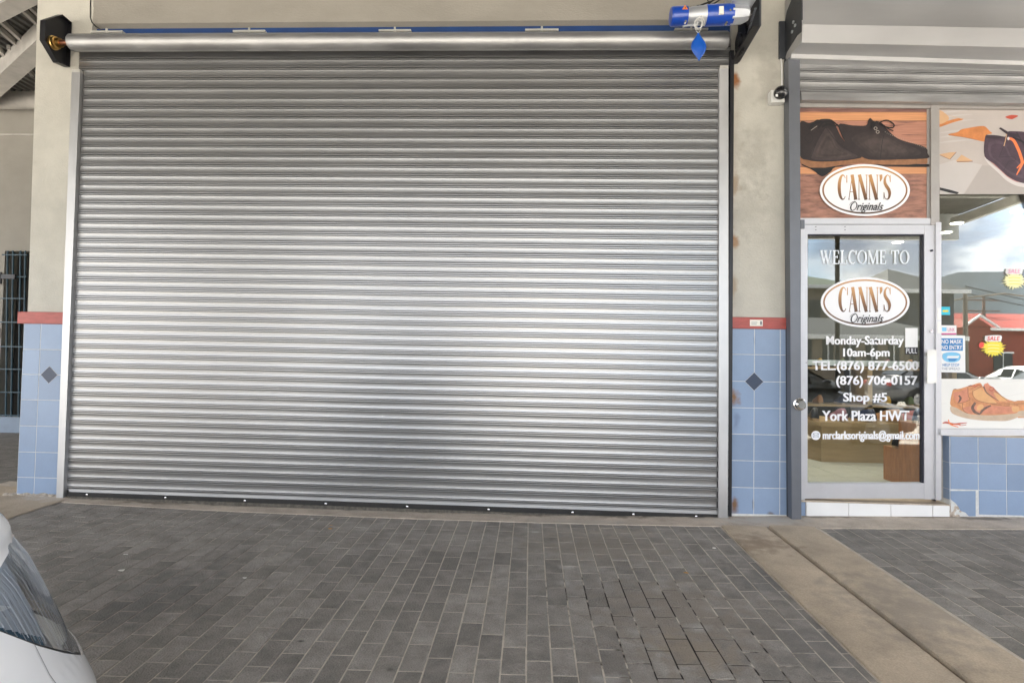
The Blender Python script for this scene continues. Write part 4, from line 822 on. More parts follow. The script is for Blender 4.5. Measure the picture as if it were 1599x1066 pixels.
pr_.poly([(80, 240), (180, 205), (290, 178), (352, 190), (230, 225), (82, 275)], 'p_orange'); pr_.poly([(80, 90), (180, 150), (180, 200), (80, 238)], 'p_tan')
pr_.line([(180, 145), (250, 160), (350, 190)], 4, 'p_tan')
pr_.poly([(183, 355), (280, 332), (330, 300), (420, 282), (520, 266), (590, 268), (640, 318), (668, 345), (600, 365), (590, 432), (500, 420), (350, 388), (230, 372)], 'p_orange'); pr_.line([(190, 365), (340, 385), (500, 418)], 3, 'p_brown')
pr_.poly([(80, 578), (190, 556), (272, 552), (200, 634)], 'p_tan', False); pr_.poly([(268, 650), (330, 580), (455, 650), (400, 664), (290, 664)], 'p_tan', False); pr_.line([(200, 634), (272, 553)], 5, 'p_brown'); pr_.line([(280, 658), (455, 654)], 7, 'p_brown'); pr_.line([(90, 585), (195, 632)], 3, 'p_brown')
pr_.poly([(815, 165), (860, 145), (900, 140), (958, 150), (920, 175), (880, 188)], 'q_red'); pr_.poly([(90, 943), (200, 968), (302, 998), (282, 1018), (190, 1000), (90, 972)], 'print_black', False)
pr_.line([(1060, 925), (950, 905), (840, 850), (740, 760), (640, 675), (588, 610)], [40, 44, 42, 34, 26, 14], 'p_whitesole'); pr_.line([(1060, 880), (950, 880), (850, 830), (750, 740), (650, 650), (588, 600)], 9, 'p_pink')
pr_.poly([(592, 382), (640, 362), (740, 368), (815, 380), (832, 332), (900, 320), (1100, 345), (1250, 480), (1420, 640), (1560, 720), (1580, 830), (1400, 900), (1100, 905), (960, 880), (850, 825), (780, 765), (690, 680), (586, 595)], 'p_purple')
flat('p_purple3', (.075, .045, .062), .5, .35, 12); tones([(610, 410), (800, 410), (900, 600), (1023, 700), (1100, 880), (960, 860), (850, 800), (720, 680), (610, 580)], (780, 610), ('p_purple3', 'p_purple'))
pr_.poly([(595, 384), (650, 366), (740, 372), (812, 384), (740, 402), (650, 402)], 'p_purple2'); pr_.line([(745, 610), (800, 480), (828, 385)], 5, 'p_purple2'); pr_.line([(745, 608), (900, 605), (930, 640), (850, 655)], 5, 'p_purple2'); pr_.line([(860, 640), (800, 750)], 4, 'p_purple2')
pr_.poly([(745, 290), (765, 278), (870, 340), (960, 355), (975, 385), (900, 385), (840, 360)], 'p_purple2', False); pr_.line([(832, 350), (815, 430), (800, 485)], 9, 'p_tan')
pr_.line([(848, 398), (905, 420), (950, 500), (985, 590), (1000, 680), (940, 805)], [26, 32, 34, 34, 30, 10], 'p_lace'); pr_.line([(1003, 670), (1060, 650)], 30, 'p_lace'); pr_.line([(1000, 670), (945, 730)], 14, 'p_lace'); pr_.disc((850, 402), 13, 18, 'p_whitesole', 16)
pr_.line([(940, 330), (1000, 430), (1060, 520)], 14, 'p_purple2'); pr_.line([(900, 390), (1030, 450), (1150, 560)], 18, 'print_black')
pr_.done('print', p2)
p3 = thing('poster', tuple(PY(1530, 630, YQ)), 'white poster with tan moccasin shoes in the bottom of the window', 'poster')
pr_ = Print(YQ, pxconv(1455, 580, 8.882))
pr_.poly([(128, 98), (2300, 112), (2300, 800), (132, 795)], 'q_white', False)
for l in ([(900, 350), (1100, 330), (1279, 290)], [(1000, 150), (1279, 120)], [(700, 640), (1279, 650)], [(200, 440), (130, 445)]): pr_.line(l, 2.5, 'q_paleline')
pr_.poly([(1150, 412), (1400, 405), (1650, 420), (1720, 520), (1650, 600), (1200, 640), (1190, 540)], 'q_tan'); pr_.poly([(1200, 545), (1700, 545), (1690, 640), (1210, 625)], 'q_sole')
pr_.poly([(275, 470), (480, 560), (700, 590), (1150, 575), (1212, 560), (1208, 622), (1050, 680), (860, 682), (700, 676), (470, 645), (280, 575)], 'q_sole')
pr_.poly([(262, 465), (262, 380), (280, 300), (302, 246), (380, 238), (500, 202), (570, 182), (668, 155), (700, 195), (715, 205), (770, 156), (800, 185), (870, 235), (960, 325), (1050, 382), (1150, 412), (1240, 425), (1260, 520), (1200, 552), (1150, 580), (900, 602), (700, 602), (500, 582), (350, 505)], 'q_tan')
flat('q_1', (.66, .31, .13), .5, .3, 22); flat('q_2', (.58, .24, .10), .5, .3, 22); tones([(275, 310), (500, 215), (668, 170), (900, 330), (1150, 425), (1240, 440), (1190, 560), (900, 590), (500, 570), (280, 450)], (720, 420), ('q_2', 'q_1', 'q_2'), 3, .10)
pr_.poly([(300, 300), (400, 270), (500, 240), (505, 390), (430, 430), (360, 430), (320, 380)], 'q_pinktan'); pr_.poly([(575, 270), (660, 240), (750, 290), (850, 380), (900, 440), (780, 440), (640, 400), (580, 340)], 'q_tan2'); pr_.poly([(720, 195), (775, 160), (800, 190), (870, 240), (1000, 360), (1080, 410), (950, 410), (820, 330)], 'q_pinktan'); pr_.poly([(860, 290), (960, 330), (1060, 400), (930, 402)], 'q_tan2')
pr_.poly([(700, 470), (1100, 485), (1210, 490), (1190, 555), (1130, 575), (800, 590), (500, 575), (440, 500)], 'q_pinktan'); pr_.poly([(1110, 490), (1205, 485), (1205, 545), (1130, 560)], 'q_tan2')
for q in (([(605, 430), (565, 500), (600, 560), (670, 590)], [30, 42, 40, 20]), ([(670, 585), (720, 520), (820, 470)], [24, 36, 20]), ([(375, 330), (400, 370), (370, 430)], [20, 34, 14]), ([(720, 205), (770, 300), (930, 405)], [20, 16, 6])): pr_.line(q[0], q[1], 'q_dark')
pr_.poly([(640, 470), (700, 450), (720, 500), (660, 540), (620, 520)], 'q_tan2')
for q in ([(500, 215), (505, 330), (525, 390), (400, 435), (350, 430)], [(570, 265), (575, 340), (640, 400), (800, 440), (1000, 470), (1200, 465)], [(425, 440), (435, 530), (500, 580)], [(575, 265), (690, 205)], [(800, 440), (1150, 445), (1279, 440)], [(850, 240), (980, 350), (1050, 400)]): pr_.line(q, 6, 'q_line')
for q in ([(505, 205), (540, 190), (570, 205), (600, 185)], [(590, 215), (640, 185), (690, 195)], [(800, 225), (840, 215), (870, 240)], [(790, 245), (830, 265), (862, 245)]): pr_.line(q, 10, 'q_red')
pr_.line([(510, 200), (560, 195)], 8, 'q_dark'); pr_.line([(302, 246), (340, 240)], 8, 'q_dark')
pr_.line([(150, 715), (200, 705), (300, 725), (380, 720), (490, 708)], [10, 26, 22, 20, 6], 'q_red'); pr_.line([(230, 665), (260, 730), (370, 768)], [14, 18, 8], 'p_lace'); pr_.line([(380, 745), (430, 745), (480, 735)], 8, 'q_red'); pr_.line([(230, 700), (300, 730), (400, 735)], 8, 'p_lace')
pr_.done('print', p3)
# ------------------------------------------------------------------ small signs stuck on the window
def sign(name, px0, py0, px1, py1, label, y=YG-.004):
    t = thing(name, tuple(PY((px0+px1)/2, (py0+py1)/2, y)), label, 'sign'); mb = MB(); a_, b_ = PY(px0, py1, y), PY(px1, py0, y); mb.box(a_.x, b_.x, y, y+.0012, a_.z, b_.z); return t, mb
t, mb = sign('notice', 1469.5, 524, 1507, 581, 'white NO MASK NO ENTRY notice with a blue face mask in the shop window'); part('sheet', mb, 'sign_white', t)
pr_ = Print(YG-.0045, pxconv()); pr_.poly([(1469.8, 528), (1503.5, 528), (1503.5, 547.5), (1469.8, 547.5)], 'sign_blue', False)
pr_.poly([(1472, 553), (1480, 550), (1492, 550), (1499, 553), (1499, 561), (1492, 565), (1480, 565), (1473, 561)], 'sign_lightblue'); pr_.poly([(1480, 555.5), (1498, 555.5), (1496, 559), (1478, 559)], 'sign_white', False); pr_.poly([(1480, 560), (1496, 560), (1491, 563.5), (1482, 563.5)], 'sign_blue', False); pr_.line([(1472, 553), (1471, 558), (1474, 561)], .6, 'sign_grey'); pr_.line([(1499, 553), (1500, 558), (1498, 561)], .6, 'sign_grey'); pr_.done('mask_picture', t)
text('NO MASK', 1470.3, 530, 1502, 536.5, YG-.0065, 'sign_white', t, bold=.02); text('NO ENTRY', 1470.3, 539, 1502.5, 545.5, YG-.0065, 'sign_white', t, bold=.02); text('HELP STOP', 1472, 567.5, 1498, 572, YG-.0065, 'sign_blue', t); text('THE SPREAD', 1470.5, 573.5, 1499, 577.5, YG-.0065, 'sign_grey', t)
t, mb = sign('sticker', 1469.7, 508, 1493.5, 522.5, 'small white card with a maroon lower edge above the mask notice'); part('sheet', mb, 'sign_white', t); pr_ = Print(YG-.0045, pxconv()); pr_.poly([(1469.8, 520), (1493.4, 520), (1493.4, 522.3), (1469.8, 522.3)], 'sign_magenta', False); pr_.poly([(1471, 511), (1478, 511), (1478, 517), (1471, 517)], 'sign_lightblue', False); pr_.done('print', t); text('LINK', 1480, 512, 1491, 517.5, YG-.006, 'sign_magenta', t)
t, mb = sign('sticker', 1469.6, 479, 1483.5, 491.5, 'small cyan sticker at the left edge of the window'); part('sheet', mb, 'sign_cyan', t); pr_ = Print(YG-.0045, pxconv()); pr_.poly([(1472, 484), (1481, 484), (1481, 487), (1472, 487)], 'sign_yellow', False); pr_.done('print', t)
def burst(cx_, cy_, r, mat, label, red=True):
    y = YG-.004; t = thing('sale_sticker', tuple(PY(cx_, cy_, y)), label, 'sticker'); pr_ = Print(y, pxconv())
    if red: pr_.disc((cx_-19*r/18, cy_-4), 5, 5, 'sign_red', 20)
    pts = []; n = 22
    for k in range(2*n):
        a_ = math.pi*k/n; rr_ = (r if k % 2 == 0 else r*.72)*(1+.12*math.sin(k*2.3)); pts.append((cx_+rr_*1.12*math.cos(a_), cy_+rr_*.85*math.sin(a_)))
    pr_.poly(pts, mat, False); pr_.poly([(cx_-13, cy_-17), (cx_-11, cy_-19), (cx_+11, cy_-19.5), (cx_+12, cy_-12), (cx_+9, cy_-10), (cx_-12, cy_-10.5)], 'sign_white'); 
    for k in range(3): pr_.line([(cx_-9, cy_-4+5*k), (cx_-2, cy_-5+5*k), (cx_+9, cy_-4+5*k)], .8, 'sign_paleyellow' if mat == 'sign_yellow' else 'sign_yellow')
    pr_.done('burst', t); text('SALE', cx_-10, cy_-18, cx_+10, cy_-11.5, y-.014, 'sign_red' if red else 'sign_pink', t, bold=.01, shear=.2)
burst(1551.5, 543, 17, 'sign_yellow', 'bright yellow starburst SALE sticker beside a red dot, low in the window')
burst(1584, 438, 16.5, 'sign_paleyellow', 'faded pale yellow starburst SALE sticker high in the window', False)
# ================================================================== LOW TILED WALL + DOORSTEP
lw = thing('low_wall', (4.2, .1, .05), 'low blue tiled wall under the shop window with its bottom left corner broken off', 'wall')
zr = [Z(1540, y) for y in (682, 723.4, 765.2, 806)]; zr[-1] = GZ(3.5, 0)+.012
xw = [X(1484, 745)+.2003*k for k in range(0, 12)]; XWE = xw[-1]
mb = MB(); mb.box(X(1484, 745)+.004, XWE, .0006, .12, -.1, zr[0]-.001); part('grout', mb, 'grout', lw)
mb = MB(); mb.box(X(1484, 745), XWE, .002, .014, zr[0], zr[0]+.012); part('top_edging', mb, 'beige', lw)
# broken first tile of the bottom row: outline follows the break
tiles(lw, xw, zr, -.001, skip=lambda i, j: i == 0 and j == 2)
brk = [(1484.5, 766), (1523.6, 766), (1523.6, 805.5), (1513, 805.5), (1508, 800), (1500, 797), (1497, 791), (1492, 785), (1486, 780.5), (1484.5, 778)]
mb = MB(); mb.prism([tuple(PY(*q, -.001)) for q in brk], (0, .006, 0)); part('broken_tile', mb, 'tile', lw, label='tile with its lower left corner broken away')
mb = MB(); random.seed(3)
mb.prism([tuple(PY(*q, .002)) for q in [(1484.5, 779), (1487, 781.5), (1493, 786.5), (1498, 792.5), (1501, 798.5), (1509, 802), (1513.5, 808), (1483, 808)]], (0, .03, 0))
for k in range(16):
    q = PY(1486+random.random()*14, 790+random.random()*17, .0); mb.ball((q.x, .006, q.z), (random.uniform(.008, .025), random.uniform(.004, .010), random.uniform(.008, .025)), 8)
part('exposed_mortar', mb, 'mortar', lw)
# the wall's left return, facing the door
mb = MB(); xr_ = X(1484, 745); zz_ = [zr[0], zr[1], zr[2], PY(1482, 780, .0).z]
for a_, b_ in zip(zz_, zz_[1:]): m2 = MB(); m2.box(xr_-.004, xr_, .004, .07, b_+.0016, a_-.0016); part('tile', m2, 'tile_side', lw)
m2 = MB(); m2.box(xr_-.002, xr_+.006, .003, .09, -.05, zr[0]); part('grout', m2, 'grout', lw)
st = thing('doorstep', (2.5, .1, .05), 'white tiled step below the glass shop door', 'step')
zs0, zs1 = GZ(2.5, 0)-.01, PY(1370, 786.5, -.004).z
xsx = [X(p, 797) for p in (1258.5, 1325, 1390.7, 1456, 1482.8)]
mb = MB(); mb.box(xsx[0], xsx[-1]-.002, .0035, .3, -.1, zs1-.004); part('core', mb, 'mortar', st)
mb = MB(); mb.box(X(1250, 790), xsx[0]-.001, .004, .3, -.1, zs1-.004); part('side_block', mb, 'tile', st)
for a_, b_ in zip(xsx, xsx[1:]): m2 = MB(); m2.box(a_+.0018, b_-.0018, -.004, .003, zs0, zs1, ch=.0014); part('tile', m2, 'white_tile', st)
mb = MB(); mb.box(X(1250, 785), xsx[-1]+.0, -.003, .28, zs1+.0005, zs1+.010); top = part('top_slab', mb, 'beige', st)
mb = MB(); mb.box(X(1376, 785), X(1449, 785), -.005, .004, zs1+.002, zs1+.008); part('chipped_edge', mb, 'mortar', top)
# ================================================================== SHOP INTERIOR
FZ = zs1+.012
si = thing('shop_interior', (3.6, 2.5, FZ), 'interior of the shoe shop with tiled floor and a stepped ceiling', 'room')
mb = MB(); mb.box(1.95, 8, .12, 5.8, FZ-.1, FZ-.006); part('floor_bed', mb, 'grout', si)
mt_ = MB(); mt_.box(-.196, .196, -.196, .196, 0, .006); mtt = mt_.mesh('floor_tile', ['floor'])
ang = math.radians(0)
for i in range(8):
    for j in range(8): inst('floor_tile', mtt, (2.18+.4*i, .35+.4*j, FZ-.006), si)
mb = MB(); mb.box(5.1, 8, .12, 5.8, FZ-.006, FZ); mb.box(1.95, 5.1, 3.35, 5.8, FZ-.006, FZ); part('further_floor', mb, 'floor', si)
mb = MB(); mb.box(1.9, 1.95, .12, 5.8, 0, 3.4); mb.box(7.95, 8, .12, 5.8, 0, 3.4); mb.box(1.95, 7.95, 5.0, 5.05, 0, 3.4); part('inner_wall', mb, 'shopwall', si)
zce = PY(1500, 300, YG).z+.9
mb = MB(); mb.box(1.95, 8, .12, 5.8, 3.35, 3.4); part('ceiling', mb, 'shopceil', si)
mb = MB(); mb.prism([(2.0, 2.7, 3.10), (8, .9, 3.10), (8, 5.0, 3.10), (2.0, 5.0, 3.10)], (0, 0, .22)); part('dropped_soffit', mb, 'soffit', si)
mb = MB(); mb.box(1.9, XEND+.1, .10, .14, PY(1400, 168, .1).z, 4.3); part('bulkhead', mb, 'soffit', si)
MT['lamp_glow'] = emit('downlight_glow', (1, .92, .75), 3)
LB = ('large glowing spotlight in the shop soffit nearest the door post', 'small distant spotlight in the shop soffit beside the door post', 'glowing spotlight high in the right part of the shop window', 'lower glowing spotlight at the right end of the shop soffit', 'glowing spotlight seen through the top of the glass door')
for k, (px, py) in enumerate(((1494, 347), (1477, 361.5), (1591, 327), (1590, 354), (1402, 377))):
    q = PZ(px, py, 3.10); x, y, z = q.x, min(q.y, 4.85), 3.10
    t = thing('downlight', (x, y, z-.004), LB[k], 'ceiling light', 'recessed spotlights in the shop ceiling')
    mb = MB(); mb.cyl((x, y, z-.004), (x, y, z-.014), .085, 24); part('trim_ring', mb, 'whitep', t); mb = MB(); mb.cyl((x, y, z-.012), (x, y, z-.018), .07, 24); part('diffuser', mb, 'lamp_glow', t)
    if k in (0, 2, 3):
        ld = bpy.data.lights.new('downlight_lamp', 'AREA'); ld.shape = 'DISK'; ld.size = .14; ld.energy = 2.6; ld.color = (1, .9, .72); lo = bpy.data.objects.new('downlight_lamp', ld); C.objects.link(lo); lo.location = (x, y, z-.025); lo.parent = None
for k, (x, y) in enumerate(((2.5, 1.1), (2.45, 2.5), (2.5, 3.9))):  # unseen downlights added to brighten the shop aisle floor
    z = 3.35; t = thing('downlight', (x, y, z-.004), ('unseen spotlight added in the pale ceiling just inside the shop door', 'unseen spotlight added in the pale ceiling over the middle of the shop aisle', 'unseen spotlight added in the pale ceiling at the back of the shop aisle')[k], 'ceiling light', 'recessed spotlights in the shop ceiling')
    mb = MB(); mb.cyl((x, y, z-.004), (x, y, z-.014), .085, 24); part('trim_ring', mb, 'whitep', t); mb = MB(); mb.cyl((x, y, z-.012), (x, y, z-.018), .07, 24); part('diffuser', mb, 'lamp_glow', t)
    if k < 2: ld = bpy.data.lights.new('downlight_lamp', 'AREA'); ld.shape = 'DISK'; ld.size = .14; ld.energy = 5; ld.color = (1, .93, .8); lo = bpy.data.objects.new('downlight_lamp', ld); C.objects.link(lo); lo.location = (x, y, z-.025)
# shop furniture
def ZI(px, py, y): return PY(px, py, y)
bnch = thing('display_bench', (3.6, 2.2, FZ), 'long low pale wooden display bench running into the shop', 'bench')
yb_ = 1.9; a_ = PY(1393, 727, yb_)
hb_ = .42
mb = MB(); mb.box(3.0, 4.6, 1.75, 2.2, FZ, FZ+hb_-.05); part('base', mb, 'wood', bnch); mb = MB(); mb.prism([(2.62, 3.0, FZ), (3.0, 1.76, FZ), (3.3, 1.76, FZ), (3.0, 3.0, FZ)], (0, 0, hb_-.05)); part('side_base', mb, 'wood', bnch)
mb = MB(); mb.prism([(2.58, 3.05, FZ+hb_-.05), (2.96, 1.70, FZ+hb_-.05), (4.65, 1.70, FZ+hb_-.05), (4.65, 2.25, FZ+hb_-.05), (3.4, 2.25, FZ+hb_-.05), (3.1, 3.05, FZ+hb_-.05)], (0, 0, .045)); part('bench_top', mb, 'wood', bnch)
cr1 = thing('wooden_crate', (3.1, .7, FZ), 'low orange brown wooden crate on the shop floor behind the door', 'crate')
x1, z1 = PY(1396, 748, .75).x, FZ; mb = MB(); mb.box(x1, x1+.26, .62, .9, FZ, FZ+.30); part('body', mb, 'orangewood', cr1)
for k in range(3): mb = MB(); mb.box(x1+.005, x1+.25, .612, .619, FZ+.01+.098*k, FZ+.098*(k+1)); part('plank', mb, 'orangewood', cr1)
cr2 = thing('wooden_crate', (3.3, .5, FZ), 'taller orange brown wooden stand beside the door edge', 'crate')
x2 = PY(1419, 700, .45).x; mb = MB(); mb.box(x2, x2+.3, .32, .58, FZ, FZ+.55); part('body', mb, 'orangewood', cr2)
for k in range(3): mb = MB(); mb.box(x2+.004+.1*k, x2+.096+.1*k, .312, .319, FZ+.01, FZ+.54); part('plank', mb, 'orangewood', cr2)
def shoe(x, y, z, rz, mat, label, s=1.0):
    t = thing('shoe', (x, y, z), label, 'shoe'); R3 = Matrix.Rotation(rz, 3, 'Z'); f = lambda a, b, c: Vector((x, y, z))+R3 @ Vector((a*s, b*s, c*s))
    up = MB(); rings = []
    for u, w, h in ((-.13, .028, .06), (-.11, .036, .105), (-.06, .038, .10), (0, .040, .085), (.05, .046, .06), (.10, .046, .045), (.135, .03, .03), (.15, .01, .018)):
        rings.append([f(u, w*math.cos(a_), .018+max(0, h*math.sin(a_))) for a_ in [2*math.pi*k/14 for k in range(14)]])
    up.loft(rings); part('upper', up, mat, t, 60)
    so = MB(); o_ = [(-.135, -.02), (-.135, .02), (-.05, .035), (.06, .05), (.13, .04), (.158, 0), (.13, -.04), (.06, -.05), (-.05, -.035)]; so.prism([f(a_, b_, 0) for a_, b_ in o_], (0, 0, .02*s)); part('sole', so, 'wood', t)
flat('shoe_mauve', (.30, .13, .17)); flat('shoe_black', (.02, .02, .025)); flat('shoe_green', (.12, .18, .08)); flat('shoe_red', (.35, .06, .05)); flat('shoe_yellow', (.6, .35, .05)); flat('shoe_navy', (.03, .04, .09)); flat('shoe_tan', (.4, .2, .09))
zb_ = FZ+hb_
for k, (x, y, m_, cl) in enumerate(((3.02, 1.95, 'shoe_black', 'black'), (3.25, 1.9, 'shoe_mauve', 'mauve'), (3.5, 1.88, 'shoe_navy', 'navy blue'), (3.75, 1.9, 'shoe_tan', 'tan'), (4.0, 1.9, 'shoe_red', 'red'), (2.85, 2.5, 'shoe_yellow', 'yellow'))): shoe(x, y, zb_, 1.2+.3*k, m_, cl+' shoe standing on the low wooden display bench', 1.15)
shoe(x2+.14, .45, FZ+.55, .4, 'shoe_navy', 'navy blue shoe on top of the taller orange stand', 1.0); shoe(x1+.12, .76, FZ+.30, .2, 'shoe_black', 'black shoe on top of the low orange crate', 1.0)
sh_ = thing('shelf_unit', (4.2, 3.6, FZ), 'pale wooden shelf unit with rows of goods deep in the shop', 'shelf')
for k in range(2): mb = MB(); mb.box(3.4, 5.6, 3.5, 3.9, FZ+.45+.5*k, FZ+.48+.5*k); part('shelf', mb, 'wood', sh_)
for x in (3.4, 4.5, 5.6): mb = MB(); mb.box(x-.03, x+.03, 3.5, 3.92, FZ, FZ+1.0); part('upright', mb, 'wood', sh_)
mb = MB(); mb.box(3.4, 5.6, 3.92, 3.95, FZ, FZ+1.0); part('back_panel', mb, 'dark', sh_)
cols = ['shoe_mauve', 'shoe_green', 'shoe_red', 'shoe_tan', 'shoe_black', 'shoe_yellow', 'shoe_navy']; nm = ['mauve', 'green', 'red', 'tan', 'black', 'yellow', 'navy blue']
for j in range(2):
    for k in range(7): c_ = (k*3+j*2) % 7; shoe(3.6+.3*k, 3.68, FZ+.48+.5*j, 1.4, cols[c_], nm[c_]+' shoe on the '+('lowest', 'second')[j]+' shelf, '+('first', 'second', 'third', 'fourth', 'fifth', 'sixth', 'seventh')[k]+' from the left', 1.0)
# ================================================================== PASSAGE ON THE LEFT
YA = 3.2
aw = thing('passage_wall', (-8, YA, 0), 'dull beige wall at the back of the passage beyond the left pillar', 'wall')
gx0, gx1 = PY(3, 500, YA).x, PY(42, 500, YA).x; gz0, gz1 = PY(15, 650, YA).z, PY(20, 392, YA).z
mb = MB(); mb.box(-14, gx0, YA, YA+.2, -.1, 5.2); mb.box(gx1, -4.16, YA, YA+.2, -.1, 5.2); mb.box(gx0, gx1, YA, YA+.2, gz1, 5.2); mb.box(gx0, gx1, YA, YA+.2, -.1, gz0); part('plaster', mb, 'plaster3', aw)
mb = MB(); zb_ = PY(15, 212, YA).z; mb.box(-14, -4.2, YA-.02, YA, zb_, zb_+.02); part('joint_bead', mb, 'beam', aw)
mb = MB(); z0_, z1_ = PY(15, 170, YA-.15).z, PY(15, 141, YA-.15).z; mb.cyl((-14, YA-.15, (z0_+z1_)/2), (-4.2, YA-.15, (z0_+z1_)/2), (z1_-z0_)/2, 24); part('round_beam', mb, 'beam', aw, 40)
mb = MB(); mb.box(-14, gx1+.1, YA-.02, YA-.001, -.1, gz0-.003); part('blue_base', mb, 'base_blue', aw)
mb = MB(); mb.box(-14, gx0-.03, YA-.03, YA-.001, PY(2, 527, YA).z, PY(2, 512, YA).z); part('red_trim', mb, 'red', aw)
mb = MB(); mb.box(gx0-.5, gx1+.5, YA+.21, YA+.26, -.1, 5); part('gate_shade_sheet', mb, 'dark', aw)  # thin dark sheet standing in for the shade behind the gate
gt = thing('barred_gate', (gx0+.2, YA, gz0), 'green-blue barred metal gate in the passage wall on the far left', 'gate')
for px in (9, 17.5, 29, 36.5):
    a_ = PY(px, 650, YA-.02); b_ = PY(px+3, 392, YA-.02); mb = MB(); mb.cyl((a_.x, YA-.02, gz0), (b_.x, YA-.02, gz1), .011, 8); part('bar', mb, 'gate', gt)
for py in (398, 432, 466, 503, 541, 576, 612, 648):
    z = PY(15, py, YA-.03).z; mb = MB(); mb.box(gx0, gx1, YA-.045, YA-.03, z-.008, z+.008); part('crossbar', mb, 'gate', gt)
mb = MB(); z = PY(6, 432, YA-.05).z; mb.box(gx0-.04, gx0+.22, YA-.07, YA-.045, z-.03, z+.03); mb.box(gx0-.04, gx0+.02, YA-.07, YA-.045, z-.1, z+.06); part('hinge_bracket', mb, 'black', gt)
# ================================================================== CANOPY ROOF
cr = thing('canopy_roof', (0, -4, 4.5), 'corrugated metal canopy on steel beams over the walkway', 'canopy')
mb = MB(); rows = []
def roofrow(x0, x1, y, z, st=.1):
    r = []; n = int((x1-x0)/st)
    for i in range(n+1):
        for dx, dzz in ((0, 0), (.035, 0), (.05, .025), (.085, .025)): r.append((x0+st*i+dx, y, z+dzz))
    return r
mb.grid([roofrow(-14, -4.2, 3.4, 4.62), roofrow(-14, -4.2, -.01, 4.62)]); mb.grid([roofrow(-14, 9, -.01, 4.62), roofrow(-14, 9, -8, 4.40)]); part('roof_sheet', mb, 'roofsheet', cr)
def beamp(a_, b_, w, h, mat='beam', name='beam'):
    a_, b_ = Vector(a_), Vector(b_); d = (b_-a_).normalized(); s_ = d.cross(Vector((0, 0, 1))).normalized()*w/2; u_ = Vector((0, 0, h)); mb = MB()
    mb.hexa([a_-s_, a_+s_, b_+s_, b_-s_, a_-s_+u_, a_+s_+u_, b_+s_+u_, b_-s_+u_]); return part(name, mb, mat, cr)
def ext(p, q, k): d = q-p; return p-d*k, q+d*k
a_, b_ = ext(PZ(0, 135, 4.38), PZ(50, 90, 4.38), .9); beamp(a_, b_, .18, .2)
a_, b_ = ext(PZ(0, 22, 4.38), PZ(50, -4, 4.38), 2); beamp(a_, b_, .16, .2)
for (p, q) in (((0, 50), (52, 96)), ((28, 12), (56, 38)), ((0, 82), (20, 104))):
    a_, b_ = PZ(*p, 4.55), PZ(*q, 4.55); a_, b_ = ext(a_, b_, .5)
    for k in (0, .09): beamp(a_+Vector((k, k, 0)), b_+Vector((k, k, 0)), .035, .05, 'beam', 'purlin')
for x in (-12, -8, -4.1, 0.5, 5.0, 8.8): beamp((x, -7.9, 4.1), (x, -.02, 4.3), .10, .18)
for y in (-1.6, -3.2, -4.8, -6.4): beamp((-14, y, 4.3+.0), (9, y, 4.3), .06, .08, 'beam', 'purlin')
mb = MB(); mb.box(-14, 9, -8.1, -8.0, 3.85, 4.45); part('fascia', mb, 'paint', cr)
for k, x in enumerate((-9.0, -3.2, 6.3)):
    t = thing('canopy_post', (x, -7.7, -.17), 'slim dark post holding the canopy edge, '+('far left of the car park side', 'behind the viewer', 'beside the silver car')[k], 'post', 'posts along the canopy edge')
    mb = MB(); mb.cyl((x, -7.7, -.2), (x, -7.7, 4.1), .045, 16); part('shaft', mb, 'black', t); mb = MB(); mb.box(x-.12, x+.12, -7.82, -7.58, -.2, -.17); part('base_plate', mb, 'black', t)
t = thing('column', (-6.1, -7.7, -.2), 'square plastered column at the canopy edge behind the viewer', 'column'); mb = MB(); mb.box(-6.6, -5.6, -7.95, -7.5, -.25, 4.1); part('shaft', mb, 'plaster3', t); mb = MB(); mb.box(-6.62, -5.58, -7.97, -7.48, -.25, .9); part('tiled_base', mb, 'tile_side', t)
